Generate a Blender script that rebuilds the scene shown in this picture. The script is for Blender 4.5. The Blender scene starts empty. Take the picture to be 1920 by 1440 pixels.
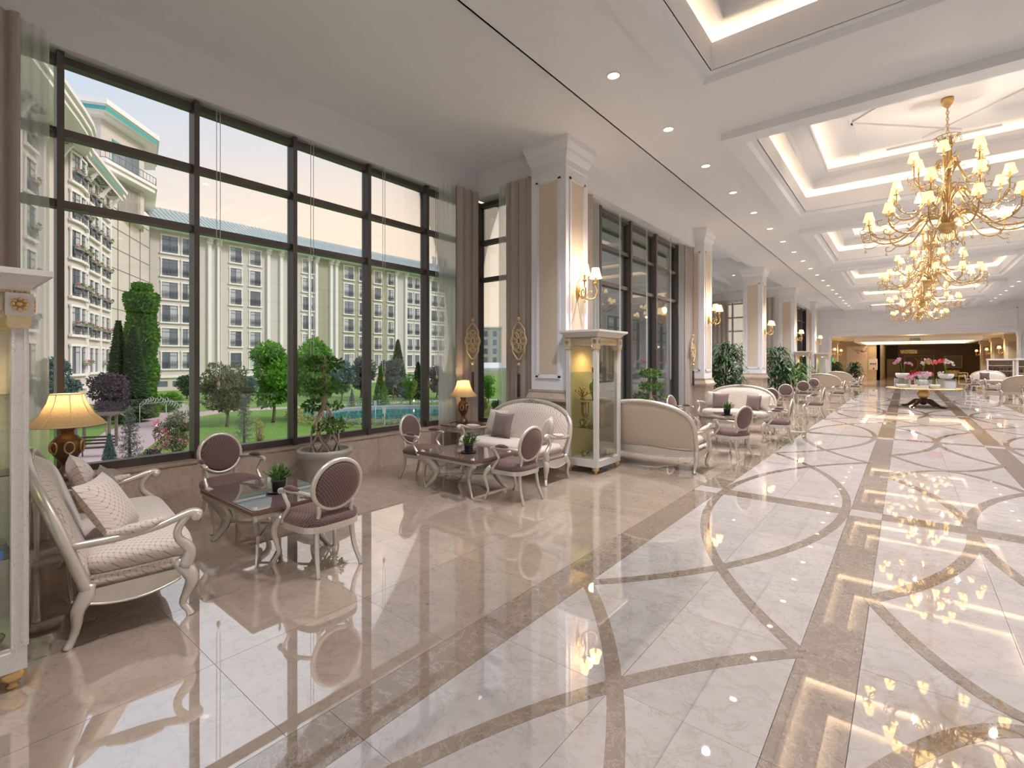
import bpy, math, random
from math import sin, cos, pi, sqrt, radians as R
from mathutils import Vector, Matrix
rnd = random.Random(7)
S = bpy.context.scene
# ------------------------------------------------------------------ camera
FPX, VH, CAMZ = 908.6, 677.0, 1.7
YAW = math.atan2(737.5, FPX)
cam = bpy.data.cameras.new('camera'); co = bpy.data.objects.new('camera', cam); S.collection.objects.link(co)
cam.sensor_fit = 'HORIZONTAL'; cam.sensor_width = 36; cam.lens = 36*FPX/1920
cam.shift_y = (VH-720)/1920
co.location = (0, 0, CAMZ); co.rotation_euler = (pi/2, 0, YAW)
cam.clip_start = .05; cam.clip_end = 600
S.camera = co
# ------------------------------------------------------------------ view + world
S.view_settings.view_transform = 'Standard'; S.view_settings.look = 'None'
S.view_settings.gamma = 1; S.view_settings.use_curve_mapping = False
S.view_settings.exposure = 0.46
cy = S.cycles
cy.max_bounces = 9; cy.diffuse_bounces = 4; cy.glossy_bounces = 5; cy.transmission_bounces = 6; cy.transparent_max_bounces = 16
cy.caustics_reflective = True; cy.caustics_refractive = False; cy.sample_clamp_indirect = 3; cy.blur_glossy = 1.0
cy.use_denoising = True
W = bpy.data.worlds.new('sky'); S.world = W; W.use_nodes = True
wn = W.node_tree.nodes; wl = W.node_tree.links; wn.clear()
def wnode(t, **k):
    n = wn.new(t)
    for a, b in k.items(): setattr(n, a, b)
    return n
tc = wnode('ShaderNodeTexCoord'); sp = wnode('ShaderNodeSeparateXYZ'); wl.new(tc.outputs['Generated'], sp.inputs[0])
ramp = wnode('ShaderNodeValToRGB'); 
dn2 = wnode('ShaderNodeVectorMath', operation='DOT_PRODUCT'); wl.new(tc.outputs['Generated'], dn2.inputs[0]); dn2.inputs[1].default_value = (-.35, .936, 0)
ma = wnode('ShaderNodeMath', operation='MULTIPLY_ADD'); wl.new(dn2.outputs['Value'], ma.inputs[0]); ma.inputs[1].default_value = -.25; ma.inputs[2].default_value = .25
mb_ = wnode('ShaderNodeMath', operation='ADD'); wl.new(ma.outputs[0], mb_.inputs[0]); wl.new(sp.outputs['Z'], mb_.inputs[1]); wl.new(mb_.outputs[0], ramp.inputs[0])
cr = ramp.color_ramp; cr.elements[0].position = 0.0; cr.elements[0].color = (.77, .62, .48, 1)
cr.elements[1].position = 1.0; cr.elements[1].color = (.56, .63, .76, 1)
for p, c in ((.30, (.75, .61, .48, 1)), (.39, (.65, .57, .53, 1)), (.45, (.53, .53, .57, 1)), (.53, (.44, .51, .60, 1)), (.75, (.52, .59, .70, 1))):
    e = cr.elements.new(p); e.color = c
dotn = wnode('ShaderNodeVectorMath', operation='DOT_PRODUCT'); wl.new(tc.outputs['Generated'], dotn.inputs[0]); dotn.inputs[1].default_value = (-.35, .93, .05)
mr = wnode('ShaderNodeMapRange'); wl.new(dotn.outputs['Value'], mr.inputs[0]); mr.inputs[1].default_value = .35; mr.inputs[2].default_value = 1.0; mr.inputs[3].default_value = 0; mr.inputs[4].default_value = .45
mx = wnode('ShaderNodeMix', data_type='RGBA'); wl.new(mr.outputs[0], mx.inputs[0]); wl.new(ramp.outputs[0], mx.inputs[6]); mx.inputs[7].default_value = (.80, .64, .49, 1)
bgn = wnode('ShaderNodeBackground'); wl.new(mx.outputs[2], bgn.inputs[0]); bgn.inputs[1].default_value = 1.12
wo = wnode('ShaderNodeOutputWorld'); wl.new(bgn.outputs[0], wo.inputs[0])
def lamp(name, kind, loc, energy, color, rot=(0, 0, 0), parent=None, **k):
    l = bpy.data.lights.new(name, kind); l.energy = energy; l.color = color
    for a, b in k.items(): setattr(l, a, b)
    o = bpy.data.objects.new(name, l); S.collection.objects.link(o); o.location = loc; o.rotation_euler = rot
    if parent: o.parent = parent
    return o
SUN = lamp('sun', 'SUN', (0, -30, 40), 1.75, (1, .90, .82), angle=R(15))
SUN.rotation_euler = Vector((-.62, -.50, -.60)).to_track_quat('-Z', 'Y').to_euler()
LED, DOWN, SHADE, SCONCE = 18.0, 300.0, 3.2, 15.0
WARM = (1, .74, .46)
# ------------------------------------------------------------------ helpers
C = S.collection
def at(u, v, z=0.0, d=None):
    a = (u-960)/FPX; b = (VH-v)/FPX; s, c = sin(YAW), cos(YAW)
    if d is None: d = (z-CAMZ)/b
    return Vector(((-s+a*c)*d, (c+a*s)*d, CAMZ+b*d))
class MB:
    def __init__(s): s.v = []; s.f = []; s.sm = []; s.mi = []; s.m = 0
    def add(s, vs, fs, smooth=True):
        n = len(s.v); s.v += [tuple(p) for p in vs]
        for f in fs: s.f.append(tuple(i+n for i in f)); s.sm.append(smooth); s.mi.append(s.m)
        return s
    def box(s, x0, x1, y0, y1, z0, z1):
        if x0 > x1: x0, x1 = x1, x0
        if y0 > y1: y0, y1 = y1, y0
        if z0 > z1: z0, z1 = z1, z0
        return s.add([(x0,y0,z0),(x1,y0,z0),(x1,y1,z0),(x0,y1,z0),(x0,y0,z1),(x1,y0,z1),(x1,y1,z1),(x0,y1,z1)],
            [(0,3,2,1),(4,5,6,7),(0,1,5,4),(1,2,6,5),(2,3,7,6),(3,0,4,7)], False)
    def frustum(s, a, b, z0, z1):   # a,b = (x0,x1,y0,y1)
        return s.add([(a[0],a[2],z0),(a[1],a[2],z0),(a[1],a[3],z0),(a[0],a[3],z0),(b[0],b[2],z1),(b[1],b[2],z1),(b[1],b[3],z1),(b[0],b[3],z1)],
            [(0,3,2,1),(4,5,6,7),(0,1,5,4),(1,2,6,5),(2,3,7,6),(3,0,4,7)], False)
    def prism(s, poly, z0, z1, smooth=False):
        n = len(poly)
        fs = [tuple(range(n-1,-1,-1)), tuple(range(n,2*n))]+[(i,(i+1)%n,n+(i+1)%n,n+i) for i in range(n)]
        s.add([(x,y,z0) for x,y in poly]+[(x,y,z1) for x,y in poly], fs, smooth)
        if smooth: s.sm[-n-2] = s.sm[-n-1] = False
        return s
    def lathe(s, prof, n=16, cx=0, cy=0, cz=0, smooth=True, close=True):
        vs = []; k = len(prof)
        for r, z in prof:
            for i in range(n):
                a = 2*pi*i/n; vs.append((cx+r*cos(a), cy+r*sin(a), cz+z))
        fs = [(j*n+i, j*n+(i+1)%n, (j+1)*n+(i+1)%n, (j+1)*n+i) for j in range(k-1) for i in range(n)]
        if close:
            if prof[0][0] > 1e-4: fs.append(tuple(range(n-1,-1,-1)))
            if prof[-1][0] > 1e-4: fs.append(tuple((k-1)*n+i for i in range(n)))
        return s.add(vs, fs, smooth)
    def tube(s, pts, r, n=8, res=4, smooth=True, up=None, closed=False, flat=1.0):
        P = [Vector(p) for p in pts]
        rr = list(r) if isinstance(r, (list, tuple)) else [r]*len(P)
        if res > 1 and len(P) > 2:
            Q, q = [], []
            m = len(P)
            rng = range(m if closed else m-1)
            for i in rng:
                p0 = P[(i-1) % m] if (closed or i > 0) else P[i]*2-P[i+1]
                p1 = P[i]; p2 = P[(i+1) % m]; p3 = P[(i+2) % m] if (closed or i+2 < m) else P[(i+1) % m]*2-P[i]
                for k in range(res):
                    t = k/res; t2 = t*t; t3 = t2*t
                    Q.append(.5*((2*p1)+(p2-p0)*t+(2*p0-5*p1+4*p2-p3)*t2+(3*p1-p0-3*p2+p3)*t3)); q.append(rr[i]*(1-t)+rr[(i+1) % m]*t)
            if not closed: Q.append(P[-1]); q.append(rr[-1])
            P, rr = Q, q
        m = len(P); vs = []
        T = []
        for i in range(m):
            a = P[(i-1) % m] if (closed or i > 0) else P[i]; b = P[(i+1) % m] if (closed or i < m-1) else P[i]
            t = (b-a); T.append(t.normalized() if t.length > 1e-9 else Vector((0, 0, 1)))
        nrm = Vector(up) if up else (Vector((0, 0, 1)) if abs(T[0].z) < .9 else Vector((0, 1, 0)))
        for i in range(m):
            t = T[i]; 
            if up: nrm = Vector(up)
            nrm = (nrm-t*nrm.dot(t)); nrm = nrm.normalized() if nrm.length > 1e-6 else t.orthogonal().normalized()
            bn = t.cross(nrm)
            for k in range(n):
                a = 2*pi*(k+.5)/n
                vs.append(P[i]+nrm*(cos(a)*rr[i])+bn*(sin(a)*rr[i]*flat))
        fs = [(j*n+k, j*n+(k+1) % n, ((j+1) % m)*n+(k+1) % n, ((j+1) % m)*n+k) for j in range(m if closed else m-1) for k in range(n)]
        if not closed: fs += [tuple(range(n-1, -1, -1)), tuple((m-1)*n+k for k in range(n))]
        return s.add(vs, fs, smooth)
    def ball(s, c, r, n=10, m=7, sc=(1, 1, 1)):
        prof = [(max(1e-5, r*sin(pi*i/m)), -r*cos(pi*i/m)) for i in range(m+1)]
        k = len(s.v); s.lathe(prof, n, close=False)
        for i in range(k, len(s.v)): x, y, z = s.v[i]; s.v[i] = (c[0]+x*sc[0], c[1]+y*sc[1], c[2]+z*sc[2])
        return s
    def grid(s, fn, nu, nv, smooth=True, cu=False, flip=False):
        vs = [fn(i/nu, j/nv) for j in range(nv+1) for i in range(nu+(0 if cu else 1))]
        w = nu if cu else nu+1
        fs = [(j*w+i, j*w+(i+1) % w, (j+1)*w+(i+1) % w, (j+1)*w+i) for j in range(nv) for i in range(nu)]
        if flip: fs = [f[::-1] for f in fs]
        return s.add(vs, fs, smooth)
    def xf(s, k, M):
        for i in range(k, len(s.v)): s.v[i] = tuple(M @ Vector(s.v[i]))
        return s
    def mesh(s, name, mats):
        me = bpy.data.meshes.new(name); me.from_pydata(s.v, [], s.f)
        me.polygons.foreach_set('use_smooth', s.sm); me.polygons.foreach_set('material_index', s.mi)
        for m in (mats if isinstance(mats, (list, tuple)) else [mats]): me.materials.append(m)
        me.update(); return me
    def build(s, name, mats, parent=None, loc=None, rz=0):
        o = bpy.data.objects.new(name, s.mesh(name, mats)); C.objects.link(o)
        if parent: o.parent = parent
        if loc: o.location = loc
        if rz: o.rotation_euler.z = rz
        return o
def tag(o, label=None, cat=None, group=None, kind=None):
    if label: o['label'] = label
    if cat: o['category'] = cat
    if group: o['group'] = group
    if kind: o['kind'] = kind
    return o
def thing(name, label, cat, loc=(0, 0, 0), rz=0, group=None):
    o = bpy.data.objects.new(name, None); C.objects.link(o); o.location = loc; o.rotation_euler.z = rz
    return tag(o, label, cat, group)
def struct(name, mb, mat, parent=None):
    o = mb.build(name, mat, parent)
    if not parent: o['kind'] = 'structure'
    return o
def sroot(name):
    o = bpy.data.objects.new(name, None); C.objects.link(o); o['kind'] = 'structure'; return o
def dup(root, loc, rz=0, label=None, group=None, scale=None):
    def cp(o, par):
        c = o.copy(); C.objects.link(c)
        if par: c.parent = par; c.matrix_parent_inverse = o.matrix_parent_inverse
        for ch in kids.get(o.name, ()): cp(ch, c)
        return c
    kids = {}
    st = [root]
    while st:
        o = st.pop(); kids[o.name] = list(o.children); st += kids[o.name]
    r = cp(root, None); r.location = loc; r.rotation_euler.z = rz
    if scale: r.scale = scale
    if label: r['label'] = label
    if group: r['group'] = group
    return r
def inst(name, mesh, parent=None, loc=(0, 0, 0), rz=0, scale=None):
    o = bpy.data.objects.new(name, mesh); C.objects.link(o); o.location = loc; o.rotation_euler.z = rz
    if parent: o.parent = parent
    if scale: o.scale = scale
    return o
# ------------------------------------------------------------------ materials
class NT:
    def __init__(s, name):
        s.m = bpy.data.materials.new(name); s.m.use_nodes = True; s.t = s.m.node_tree; s.n = s.t.nodes; s.n.clear()
        s.out = s.n.new('ShaderNodeOutputMaterial')
    def N(s, t, ins=None, **k):
        n = s.n.new('ShaderNode'+t)
        for a, b in k.items(): setattr(n, a, b)
        for a, b in (ins or {}).items():
            if hasattr(b, 'links') or isinstance(b, bpy.types.NodeSocket): s.t.links.new(b, n.inputs[a])
            else: n.inputs[a].default_value = b
        return n
    def math(s, op, a, b=None, c=None, clamp=False):
        d = {0: a}
        if b is not None: d[1] = b
        if c is not None: d[2] = c
        return s.N('Math', d, operation=op, use_clamp=clamp).outputs[0]
    def mix(s, f, a, b): return s.N('Mix', {0: f, 6: a, 7: b}, data_type='RGBA').outputs[2]
    def ramp(s, f, stops):
        n = s.N('ValToRGB', {0: f}); r = n.color_ramp
        while len(r.elements) < len(stops): r.elements.new(.5)
        for e, (p, c) in zip(r.elements, stops): e.position = p; e.color = c if len(c) == 4 else (*c, 1)
        return n.outputs[0]
    def bsdf(s, col, rough=.5, metal=0, ior=1.5, emit=None, es=0, normal=None, **k):
        d = {'Base Color': col, 'Roughness': rough, 'Metallic': metal, 'IOR': ior}
        if emit is not None: d['Emission Color'] = emit; d['Emission Strength'] = es
        if normal is not None: d['Normal'] = normal
        d.update(k)
        n = s.N('BsdfPrincipled', d); s.t.links.new(n.outputs[0], s.out.inputs[0]); return n
    def bump(s, h, st=.3, dist=.01): return s.N('Bump', {'Height': h, 'Strength': st, 'Distance': dist}).outputs[0]
    def noise(s, vec, scale, detail=3, rough=.5, dist=0): return s.N('TexNoise', {'Vector': vec, 'Scale': scale, 'Detail': detail, 'Roughness': rough, 'Distortion': dist}).outputs[0]
    def obj(s): return s.N('TexCoord').outputs['Object']
    def geo(s): return s.N('NewGeometry').outputs['Position']
    def rand(s): return s.N('ObjectInfo').outputs['Random']
def c4(c): return (*c, 1)
def plain(name, col, rough=.5, metal=0, ior=1.5, var=.06, sc=6, bump=0, **k):
    t = NT(name); n = t.noise(t.obj(), sc, 3)
    a = t.mix(n, c4([x*(1-var) for x in col]), c4([min(1, x*(1+var)) for x in col]))
    t.bsdf(a, rough, metal, ior, normal=t.bump(n, bump) if bump else None, **k); return t.m
M = {}
M['paint'] = plain('white_paint', (.80, .79, .80), .55, var=.02)
M['trim'] = plain('white_trim', (.84, .83, .86), .4, var=.02)
M['ceiling'] = plain('ceiling_paint', (.83, .83, .86), .6, var=.02)
M['beige'] = plain('beige_wall_panel', (.64, .53, .42), .6, var=.04, sc=20)
M['mullion'] = plain('dark_bronze_frame', (.085, .07, .065), .35, .3, var=.1)
M['silver'] = plain('champagne_silver_paint', (.68, .62, .54), .3, .55, var=.08, sc=12)
M['gold'] = plain('aged_gold', (.62, .42, .18), .35, .85, var=.25, sc=20)
M['gilt'] = plain('pale_gilt', (.72, .58, .34), .45, .5, var=.12, sc=30)
M['bronze'] = plain('chandelier_gold', (.50, .34, .15), .38, .75, var=.3, sc=25)
M['darkwood'] = plain('dark_carved_wood', (.05, .025, .015), .3, .2, var=.4, sc=15)
M['brownresin'] = plain('carved_brown_resin', (.12, .06, .03), .28, .25, var=.5, sc=30, bump=.4)
M['black'] = plain('black_ceramic', (.02, .02, .025), .3)
M['soil'] = plain('soil', (.12, .07, .045), .9, var=.4, sc=40)
M['bark'] = plain('pale_bark', (.36, .27, .19), .8, var=.3, sc=30, bump=.5)
M['trunk'] = plain('tree_bark', (.16, .12, .09), .9, var=.3)
M['whiteceram'] = plain('white_ceramic', (.82, .80, .78), .25)
M['curtain'] = plain('taupe_curtain_fabric', (.40, .34, .30), .85, var=.06, sc=60)
M['cord'] = plain('cord', (.25, .2, .15), .8)
M['tassel'] = plain('dark_tassel', (.05, .035, .035), .9)
M['goldback'] = plain('gold_cabinet_back', (.74, .56, .30), .5, .1, var=.12, sc=3)
M['brass'] = plain('brass_vessel', (.48, .36, .16), .25, .8, var=.4, sc=30)
M['greenglass'] = plain('green_vase_glaze', (.16, .28, .10), .2)
M['navy'] = plain('blue_enamel', (.06, .14, .34), .2)
M['silverware'] = plain('silver_ware', (.6, .6, .6), .2, .9, var=.3, sc=50)
M['potgrey'] = plain('weathered_pot_glaze', (.34, .32, .28), .35, .1, var=.25, sc=8)
M['terr'] = plain('facade_stucco', (.64, .57, .515), .85, var=.05, sc=.4)
M['terr_w'] = plain('facade_white_moulding', (.86, .82, .79), .8, var=.03, sc=1)
M['terr_g'] = plain('olive_stucco', (.40, .37, .26), .85, var=.05, sc=.5)
M['teal'] = plain('teal_cornice', (.06, .38, .38), .5)
M['iron'] = plain('wrought_iron', (.16, .16, .17), .45)
M['pave'] = plain('pink_paving', (.50, .38, .38), .8, var=.08, sc=1.5)
M['mirror'] = plain('mirror_box', (.85, .87, .9), .04, 1)
M['hallwall'] = plain('brown_wall_covering', (.20, .135, .075), .7, var=.08, sc=.6)
M['halltrim'] = plain('hall_cream_trim', (.52, .42, .28), .5, var=.03)
M['hallpanel'] = plain('hall_tan_panel', (.36, .27, .16), .6, var=.04)
M['halldark'] = plain('dark_wall_strip', (.06, .04, .028), .7)
M['yellowsofa'] = plain('yellow_upholstery', (.45, .33, .13), .7)
M['red'] = plain('red_velvet', (.35, .02, .03), .7)
M['poster'] = plain('framed_print', (.26, .24, .16), .5, var=.4, sc=6)
M['stoneurn'] = plain('grey_wall_stone', (.3, .3, .3), .8)
M['chrome'] = plain('chrome', (.7, .7, .7), .15, 1)
def leafmat(name, a, b, sc=3, tr=.35):
    t = NT(name); n = t.noise(t.obj(), sc, 2); r = t.N('NewGeometry').outputs['Random Per Island']
    f = t.math('ADD', t.math('MULTIPLY', n, .6), t.math('MULTIPLY', r, .45))
    col = t.ramp(f, [(.25, c4(a)), (.8, c4(b))])
    d = t.N('BsdfPrincipled', {'Base Color': col, 'Roughness': .5}); tl = t.N('BsdfTranslucent', {'Color': col})
    mx_ = t.N('MixShader', {0: tr, 1: d.outputs[0], 2: tl.outputs[0]}); t.t.links.new(mx_.outputs[0], t.out.inputs[0]); return t.m
M['lf_dark'] = leafmat('dark_green_leaves', (.012, .04, .012), (.05, .13, .035))
M['lf_ficus'] = leafmat('ficus_leaves', (.02, .06, .01), (.13, .28, .04), 8)
M['lf_green'] = leafmat('bright_green_leaves', (.07, .24, .015), (.26, .55, .05), 1)
M['lf_vine'] = leafmat('vine_leaves', (.05, .17, .01), (.20, .46, .03), 1)
M['lf_conifer'] = leafmat('conifer_needles', (.02, .07, .015), (.10, .22, .05), 1)
M['lf_blue'] = leafmat('blue_spruce_needles', (.07, .15, .13), (.24, .36, .34), 1)
M['lf_olive'] = leafmat('olive_leaves', (.10, .12, .05), (.30, .32, .17), 1)
M['lf_grey'] = leafmat('grey_green_leaves', (.07, .10, .08), (.22, .27, .22), 1)
M['lf_purple'] = leafmat('purple_leaves', (.04, .025, .04), (.16, .10, .15), 1)
M['lf_yellow'] = leafmat('yellow_green_hedge', (.25, .24, .04), (.60, .55, .16), 1)
M['fl_pink'] = leafmat('pink_petals', (.65, .10, .22), (.9, .35, .45), 5)
M['fl_mauve'] = leafmat('mauve_orchid_petals', (.50, .18, .36), (.85, .50, .68), 20)
M['fl_white'] = leafmat('white_orchid_petals', (.75, .6, .68), (.95, .88, .9), 20)
M['fl_red'] = leafmat('crimson_orchid_petals', (.65, .01, .06), (.9, .2, .25), 20)
M['fl_yel'] = leafmat('ochre_orchid_petals', (.4, .25, .06), (.6, .42, .15), 20)
def lawn():
    t = NT('lawn_grass'); p = t.geo(); n = t.noise(p, .5, 4, .6); n2 = t.noise(p, 14, 3)
    col = t.mix(t.math('MULTIPLY_ADD', n2, .5, t.math('MULTIPLY', n, .5)), (.07, .17, .02, 1), (.20, .36, .05, 1))
    t.bsdf(col, .9); return t.m
M['lawn'] = lawn()
def water():
    t = NT('pool_water'); n = t.noise(t.geo(), 1.5, 3)
    t.bsdf(t.mix(n, (.03, .17, .17, 1), (.07, .28, .27, 1)), .06, normal=t.bump(n, .1, .05)); return t.m
M['water'] = water()
def marble(name, base, dark, vein, rough=.015, ior=5.0, tile=True, sc=1.0, spec=None):
    t = NT(name); o = t.geo()
    r = t.rand()
    off = t.N('VectorMath', {0: o, 1: t.N('CombineXYZ', {0: t.math('MULTIPLY', r, 37.), 1: t.math('MULTIPLY', r, 91.), 2: 0.}).outputs[0]}, operation='ADD').outputs[0] if tile else o
    st = t.N('Mapping', {0: off, 3: (1.0, 2.2, 1.0)}).outputs[0]
    a = t.noise(st, 1.8*sc, 6, .6, .3); b = t.noise(off, 14*sc, 6, .7, .3); cc = t.noise(off, 3.4*sc, 8, .65, .5)
    v = t.math('ABSOLUTE', t.math('SUBTRACT', cc, .5)); v = t.math('SUBTRACT', 1., t.math('MULTIPLY', v, 45.), clamp=True)
    spots = t.ramp(t.noise(off, 16*sc, 3, .6), [(.60, (0, 0, 0)), (.72, (1, 1, 1))])
    col = t.mix(t.ramp(a, [(.35, (0, 0, 0)), (.65, (1, 1, 1))]), c4(base), c4([x*.86 for x in base]))
    col = t.mix(t.math('MULTIPLY', t.ramp(b, [(.5, (0, 0, 0)), (.75, (1, 1, 1))]), .5), col, c4(dark))
    col = t.mix(t.math('MULTIPLY', spots, .35), col, c4(dark))
    col = t.mix(t.math('MULTIPLY', v, .35), col, c4(vein))
    if tile:
        g = t.math('MULTIPLY_ADD', r, .14, .93)
        col = t.N('Mix', {0: 1., 6: col, 7: t.N('CombineColor', {0: g, 1: g, 2: g}).outputs[0]}, data_type='RGBA', blend_type='MULTIPLY').outputs[2]
    wob = t.noise(o, 2.2, 1)
    t.bsdf(col, rough, 0, ior, normal=t.bump(wob, .08, .002)); return t.m
M['mar_l'] = marble('polished_light_marble', (.60, .54, .515), (.38, .32, .29), (.30, .25, .22))
M['mar_b'] = marble('polished_beige_marble', (.44, .345, .27), (.28, .215, .17), (.25, .19, .145))
M['mar_d'] = marble('polished_brown_emperador', (.27, .205, .155), (.15, .11, .08), (.55, .45, .36), .02, 3.8, sc=2.2)
M['mar_wall'] = marble('wall_travertine_marble', (.50, .40, .32), (.34, .25, .18), (.30, .21, .15), .22, 1.5, sc=1.3)
M['grout'] = plain('grout', (.22, .18, .15), .8)
def fabric(name, base, pat, p, w=.25, rough=.8, dots=False, sheen=.3, tint=(1, 1, 1)):
    t = NT(name); s = t.N('SeparateXYZ', {0: t.obj()})
    u = t.math('MULTIPLY_ADD', s.outputs[1], .5, s.outputs[0]); v = t.math('ADD', s.outputs[2], s.outputs[1])
    k = pi/p
    a = t.math('ABSOLUTE', t.math('SINE', t.math('MULTIPLY', t.math('ADD', u, v), k)))
    b = t.math('ABSOLUTE', t.math('SINE', t.math('MULTIPLY', t.math('SUBTRACT', u, v), k)))
    if dots: f = t.math('GREATER_THAN', t.math('MULTIPLY', a, b), 1-w)
    else:
        nd = t.math('LESS_THAN', t.math('ADD', a, b), w*2.6); ln = t.math('MULTIPLY', t.math('LESS_THAN', t.math('MINIMUM', a, b), w*.75), .5)
        f = t.math('MAXIMUM', nd, ln)
    n = t.noise(t.obj(), 90, 2)
    t.bsdf(t.mix(f, c4(base), c4(pat)), rough, 0, 1.45, normal=t.bump(n, .15, .002), **{'Sheen Weight': sheen, 'Sheen Tint': c4(tint)}); return t.m
M['fab_c'] = fabric('cream_lattice_fabric', (.66, .57, .49), (.36, .285, .235), .045)
M['fab_back'] = fabric('beige_lattice_fabric', (.55, .44, .34), (.42, .33, .25), .05)
M['fab_m'] = fabric('mauve_dotted_fabric', (.130, .080, .076), (.03, .014, .014), .024, .38, dots=True, sheen=.3, tint=(1, .6, .45))  # orange sheen tint stands in for warm light on the velvet
M['fab_mp'] = fabric('mauve_pillow_fabric', (.19, .13, .12), (.09, .055, .05), .026, .3, dots=True)
def glass(name, col=(1, 1, 1), rough=.0, mixf=.0, k=1.0):
    t = NT(name); fr = t.N('Fresnel', {0: 1.45}).outputs[0]
    f = t.math('MULTIPLY_ADD', fr, k, mixf, clamp=True)
    tr = t.N('BsdfTransparent', {0: c4(col)}); gl = t.N('BsdfGlossy', {'Color': (1, 1, 1, 1), 'Roughness': rough})
    m_ = t.N('MixShader', {0: f, 1: tr.outputs[0], 2: gl.outputs[0]}); t.t.links.new(m_.outputs[0], t.out.inputs[0]); return t.m
M['glass'] = glass('window_glass', (.97, .985, .99), 0, 0, .9)
M['cabglass'] = glass('cabinet_glass', (.97, .98, .95), 0, .02, .7)
M['shelfglass'] = glass('shelf_glass', (.80, .90, .84), .02, .05)
M['crystal'] = glass('crystal_drop', (.95, .93, .9), .02, .25)
def sheer(name, col, alpha):
    t = NT(name); tr = t.N('BsdfTransparent', {0: (1, 1, 1, 1)}); d = t.N('BsdfDiffuse', {0: c4(col)}); l = t.N('BsdfTranslucent', {0: c4(col)})
    a = t.N('MixShader', {0: .6, 1: d.outputs[0], 2: l.outputs[0]}); b = t.N('MixShader', {0: alpha, 1: tr.outputs[0], 2: a.outputs[0]})
    t.t.links.new(b.outputs[0], t.out.inputs[0]); return t.m
M['sheer'] = sheer('sheer_voile', (.98, .96, .96), .55)
def emis(name, col, st):
    t = NT(name); e = t.N('Emission', {0: c4(col), 1: st}); t.t.links.new(e.outputs[0], t.out.inputs[0]); return t.m
M['led'] = emis('warm_led_strip', (1, .70, .42), LED)
M['lens'] = emis('downlight_lens', (1, .84, .55), 6)
M['lantern'] = emis('lantern_glow', (1, .72, .4), 3)
M['screen'] = emis('tv_screen', (.1, .6, .15), .8)
def shade(name, col, st):
    t = NT(name); s = t.N('SeparateXYZ', {0: t.N('TexCoord').outputs['Object']})
    t.bsdf(c4(col), .8, emit=(1, .70, .34, 1), es=st); return t.m
M['shade'] = shade('lit_cream_lampshade', (.8, .66, .42), SHADE*.32)
def bigshade():
    t = NT('parchment_lampshade'); n = t.noise(t.obj(), 60, 3); col = t.mix(n, (.50, .38, .22, 1), (.66, .54, .36, 1))
    d = t.N('BsdfDiffuse', {0: col}); l = t.N('BsdfTranslucent', {0: col}); m_ = t.N('MixShader', {0: .5, 1: d.outputs[0], 2: l.outputs[0]})
    t.t.links.new(m_.outputs[0], t.out.inputs[0]); return t.m
M['bigshade'] = bigshade()
def crackle():
    t = NT('crackled_white_lacquer'); o = t.obj()
    v = t.N('TexVoronoi', {'Vector': t.N('VectorMath', {0: o, 1: t.N('TexNoise', {'Vector': o, 'Scale': 5.}).outputs[1]}, operation='ADD').outputs[0], 'Scale': 7.}, feature='DISTANCE_TO_EDGE').outputs[0]
    l = t.math('LESS_THAN', v, .006)
    n = t.noise(o, 40, 3)
    t.bsdf(t.mix(t.math('MULTIPLY', l, .5), t.mix(n, (.62, .57, .52, 1), (.72, .67, .62, 1)), (.25, .2, .15, 1)), .4); return t.m
M['crackle'] = crackle()
def tabletop():
    t = NT('glass_topped_dark_veneer'); n = t.noise(t.obj(), 4, 3); t.bsdf(t.mix(n, (.08, .055, .05, 1), (.16, .11, .10, 1)), .02, 0, 2.0); return t.m
M['tabletop'] = tabletop()
M['woodrim'] = plain('walnut_rim', (.14, .08, .055), .25)
def metalroof():
    t = NT('standing_seam_roof'); t.bsdf((.42, .46, .44, 1), .5, .1); return t.m
M['roof'] = metalroof()
def winpane(name, a, b):
    t = NT(name); r = t.rand(); t.bsdf(t.mix(r, c4(a), c4(b)), .05, 0, 2.0); return t.m
M['pane'] = winpane('dark_window_pane', (.05, .07, .11), (.20, .24, .30))
M['pane_cw'] = plain('sky_tinted_curtain_wall_glass', (.95, .86, .78), .45, .6)  # peach of the reflected sky put into the base colour
M['louver'] = plain('white_curtain_behind_glass', (.5, .5, .52), .5)
def blossom():
    t = NT('blossom_tree_print'); o = t.obj(); s = t.N('SeparateXYZ', {0: o})
    n = t.noise(o, 1.3, 6, .7, 1.2); hi = t.math('MULTIPLY', t.math('SUBTRACT', s.outputs[2], 1.7), 1.2, clamp=True); rt = t.math('MULTIPLY', t.math('ADD', s.outputs[0], 4.0), 1.2, clamp=True)
    sp_ = t.math('MULTIPLY', t.math('MULTIPLY', t.ramp(n, [(.5, (0, 0, 0)), (.56, (1, 1, 1))]), hi), rt)
    t.bsdf(t.mix(sp_, (.58, .50, .41, 1), (.25, .05, .06, 1)), .4); return t.m
M['blossom'] = blossom()
def goldtext():
    t = NT('gold_sign_face'); n = t.noise(t.obj(), 9, 5, .7); t.bsdf(t.ramp(n, [(.42, (.16, .08, .02)), (.6, (.62, .42, .16))]), .35, .4); return t.m
M['sign'] = goldtext()
M['signdark'] = plain('brown_sign_face', (.12, .05, .02), .4, .2, var=.6, sc=8)
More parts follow.
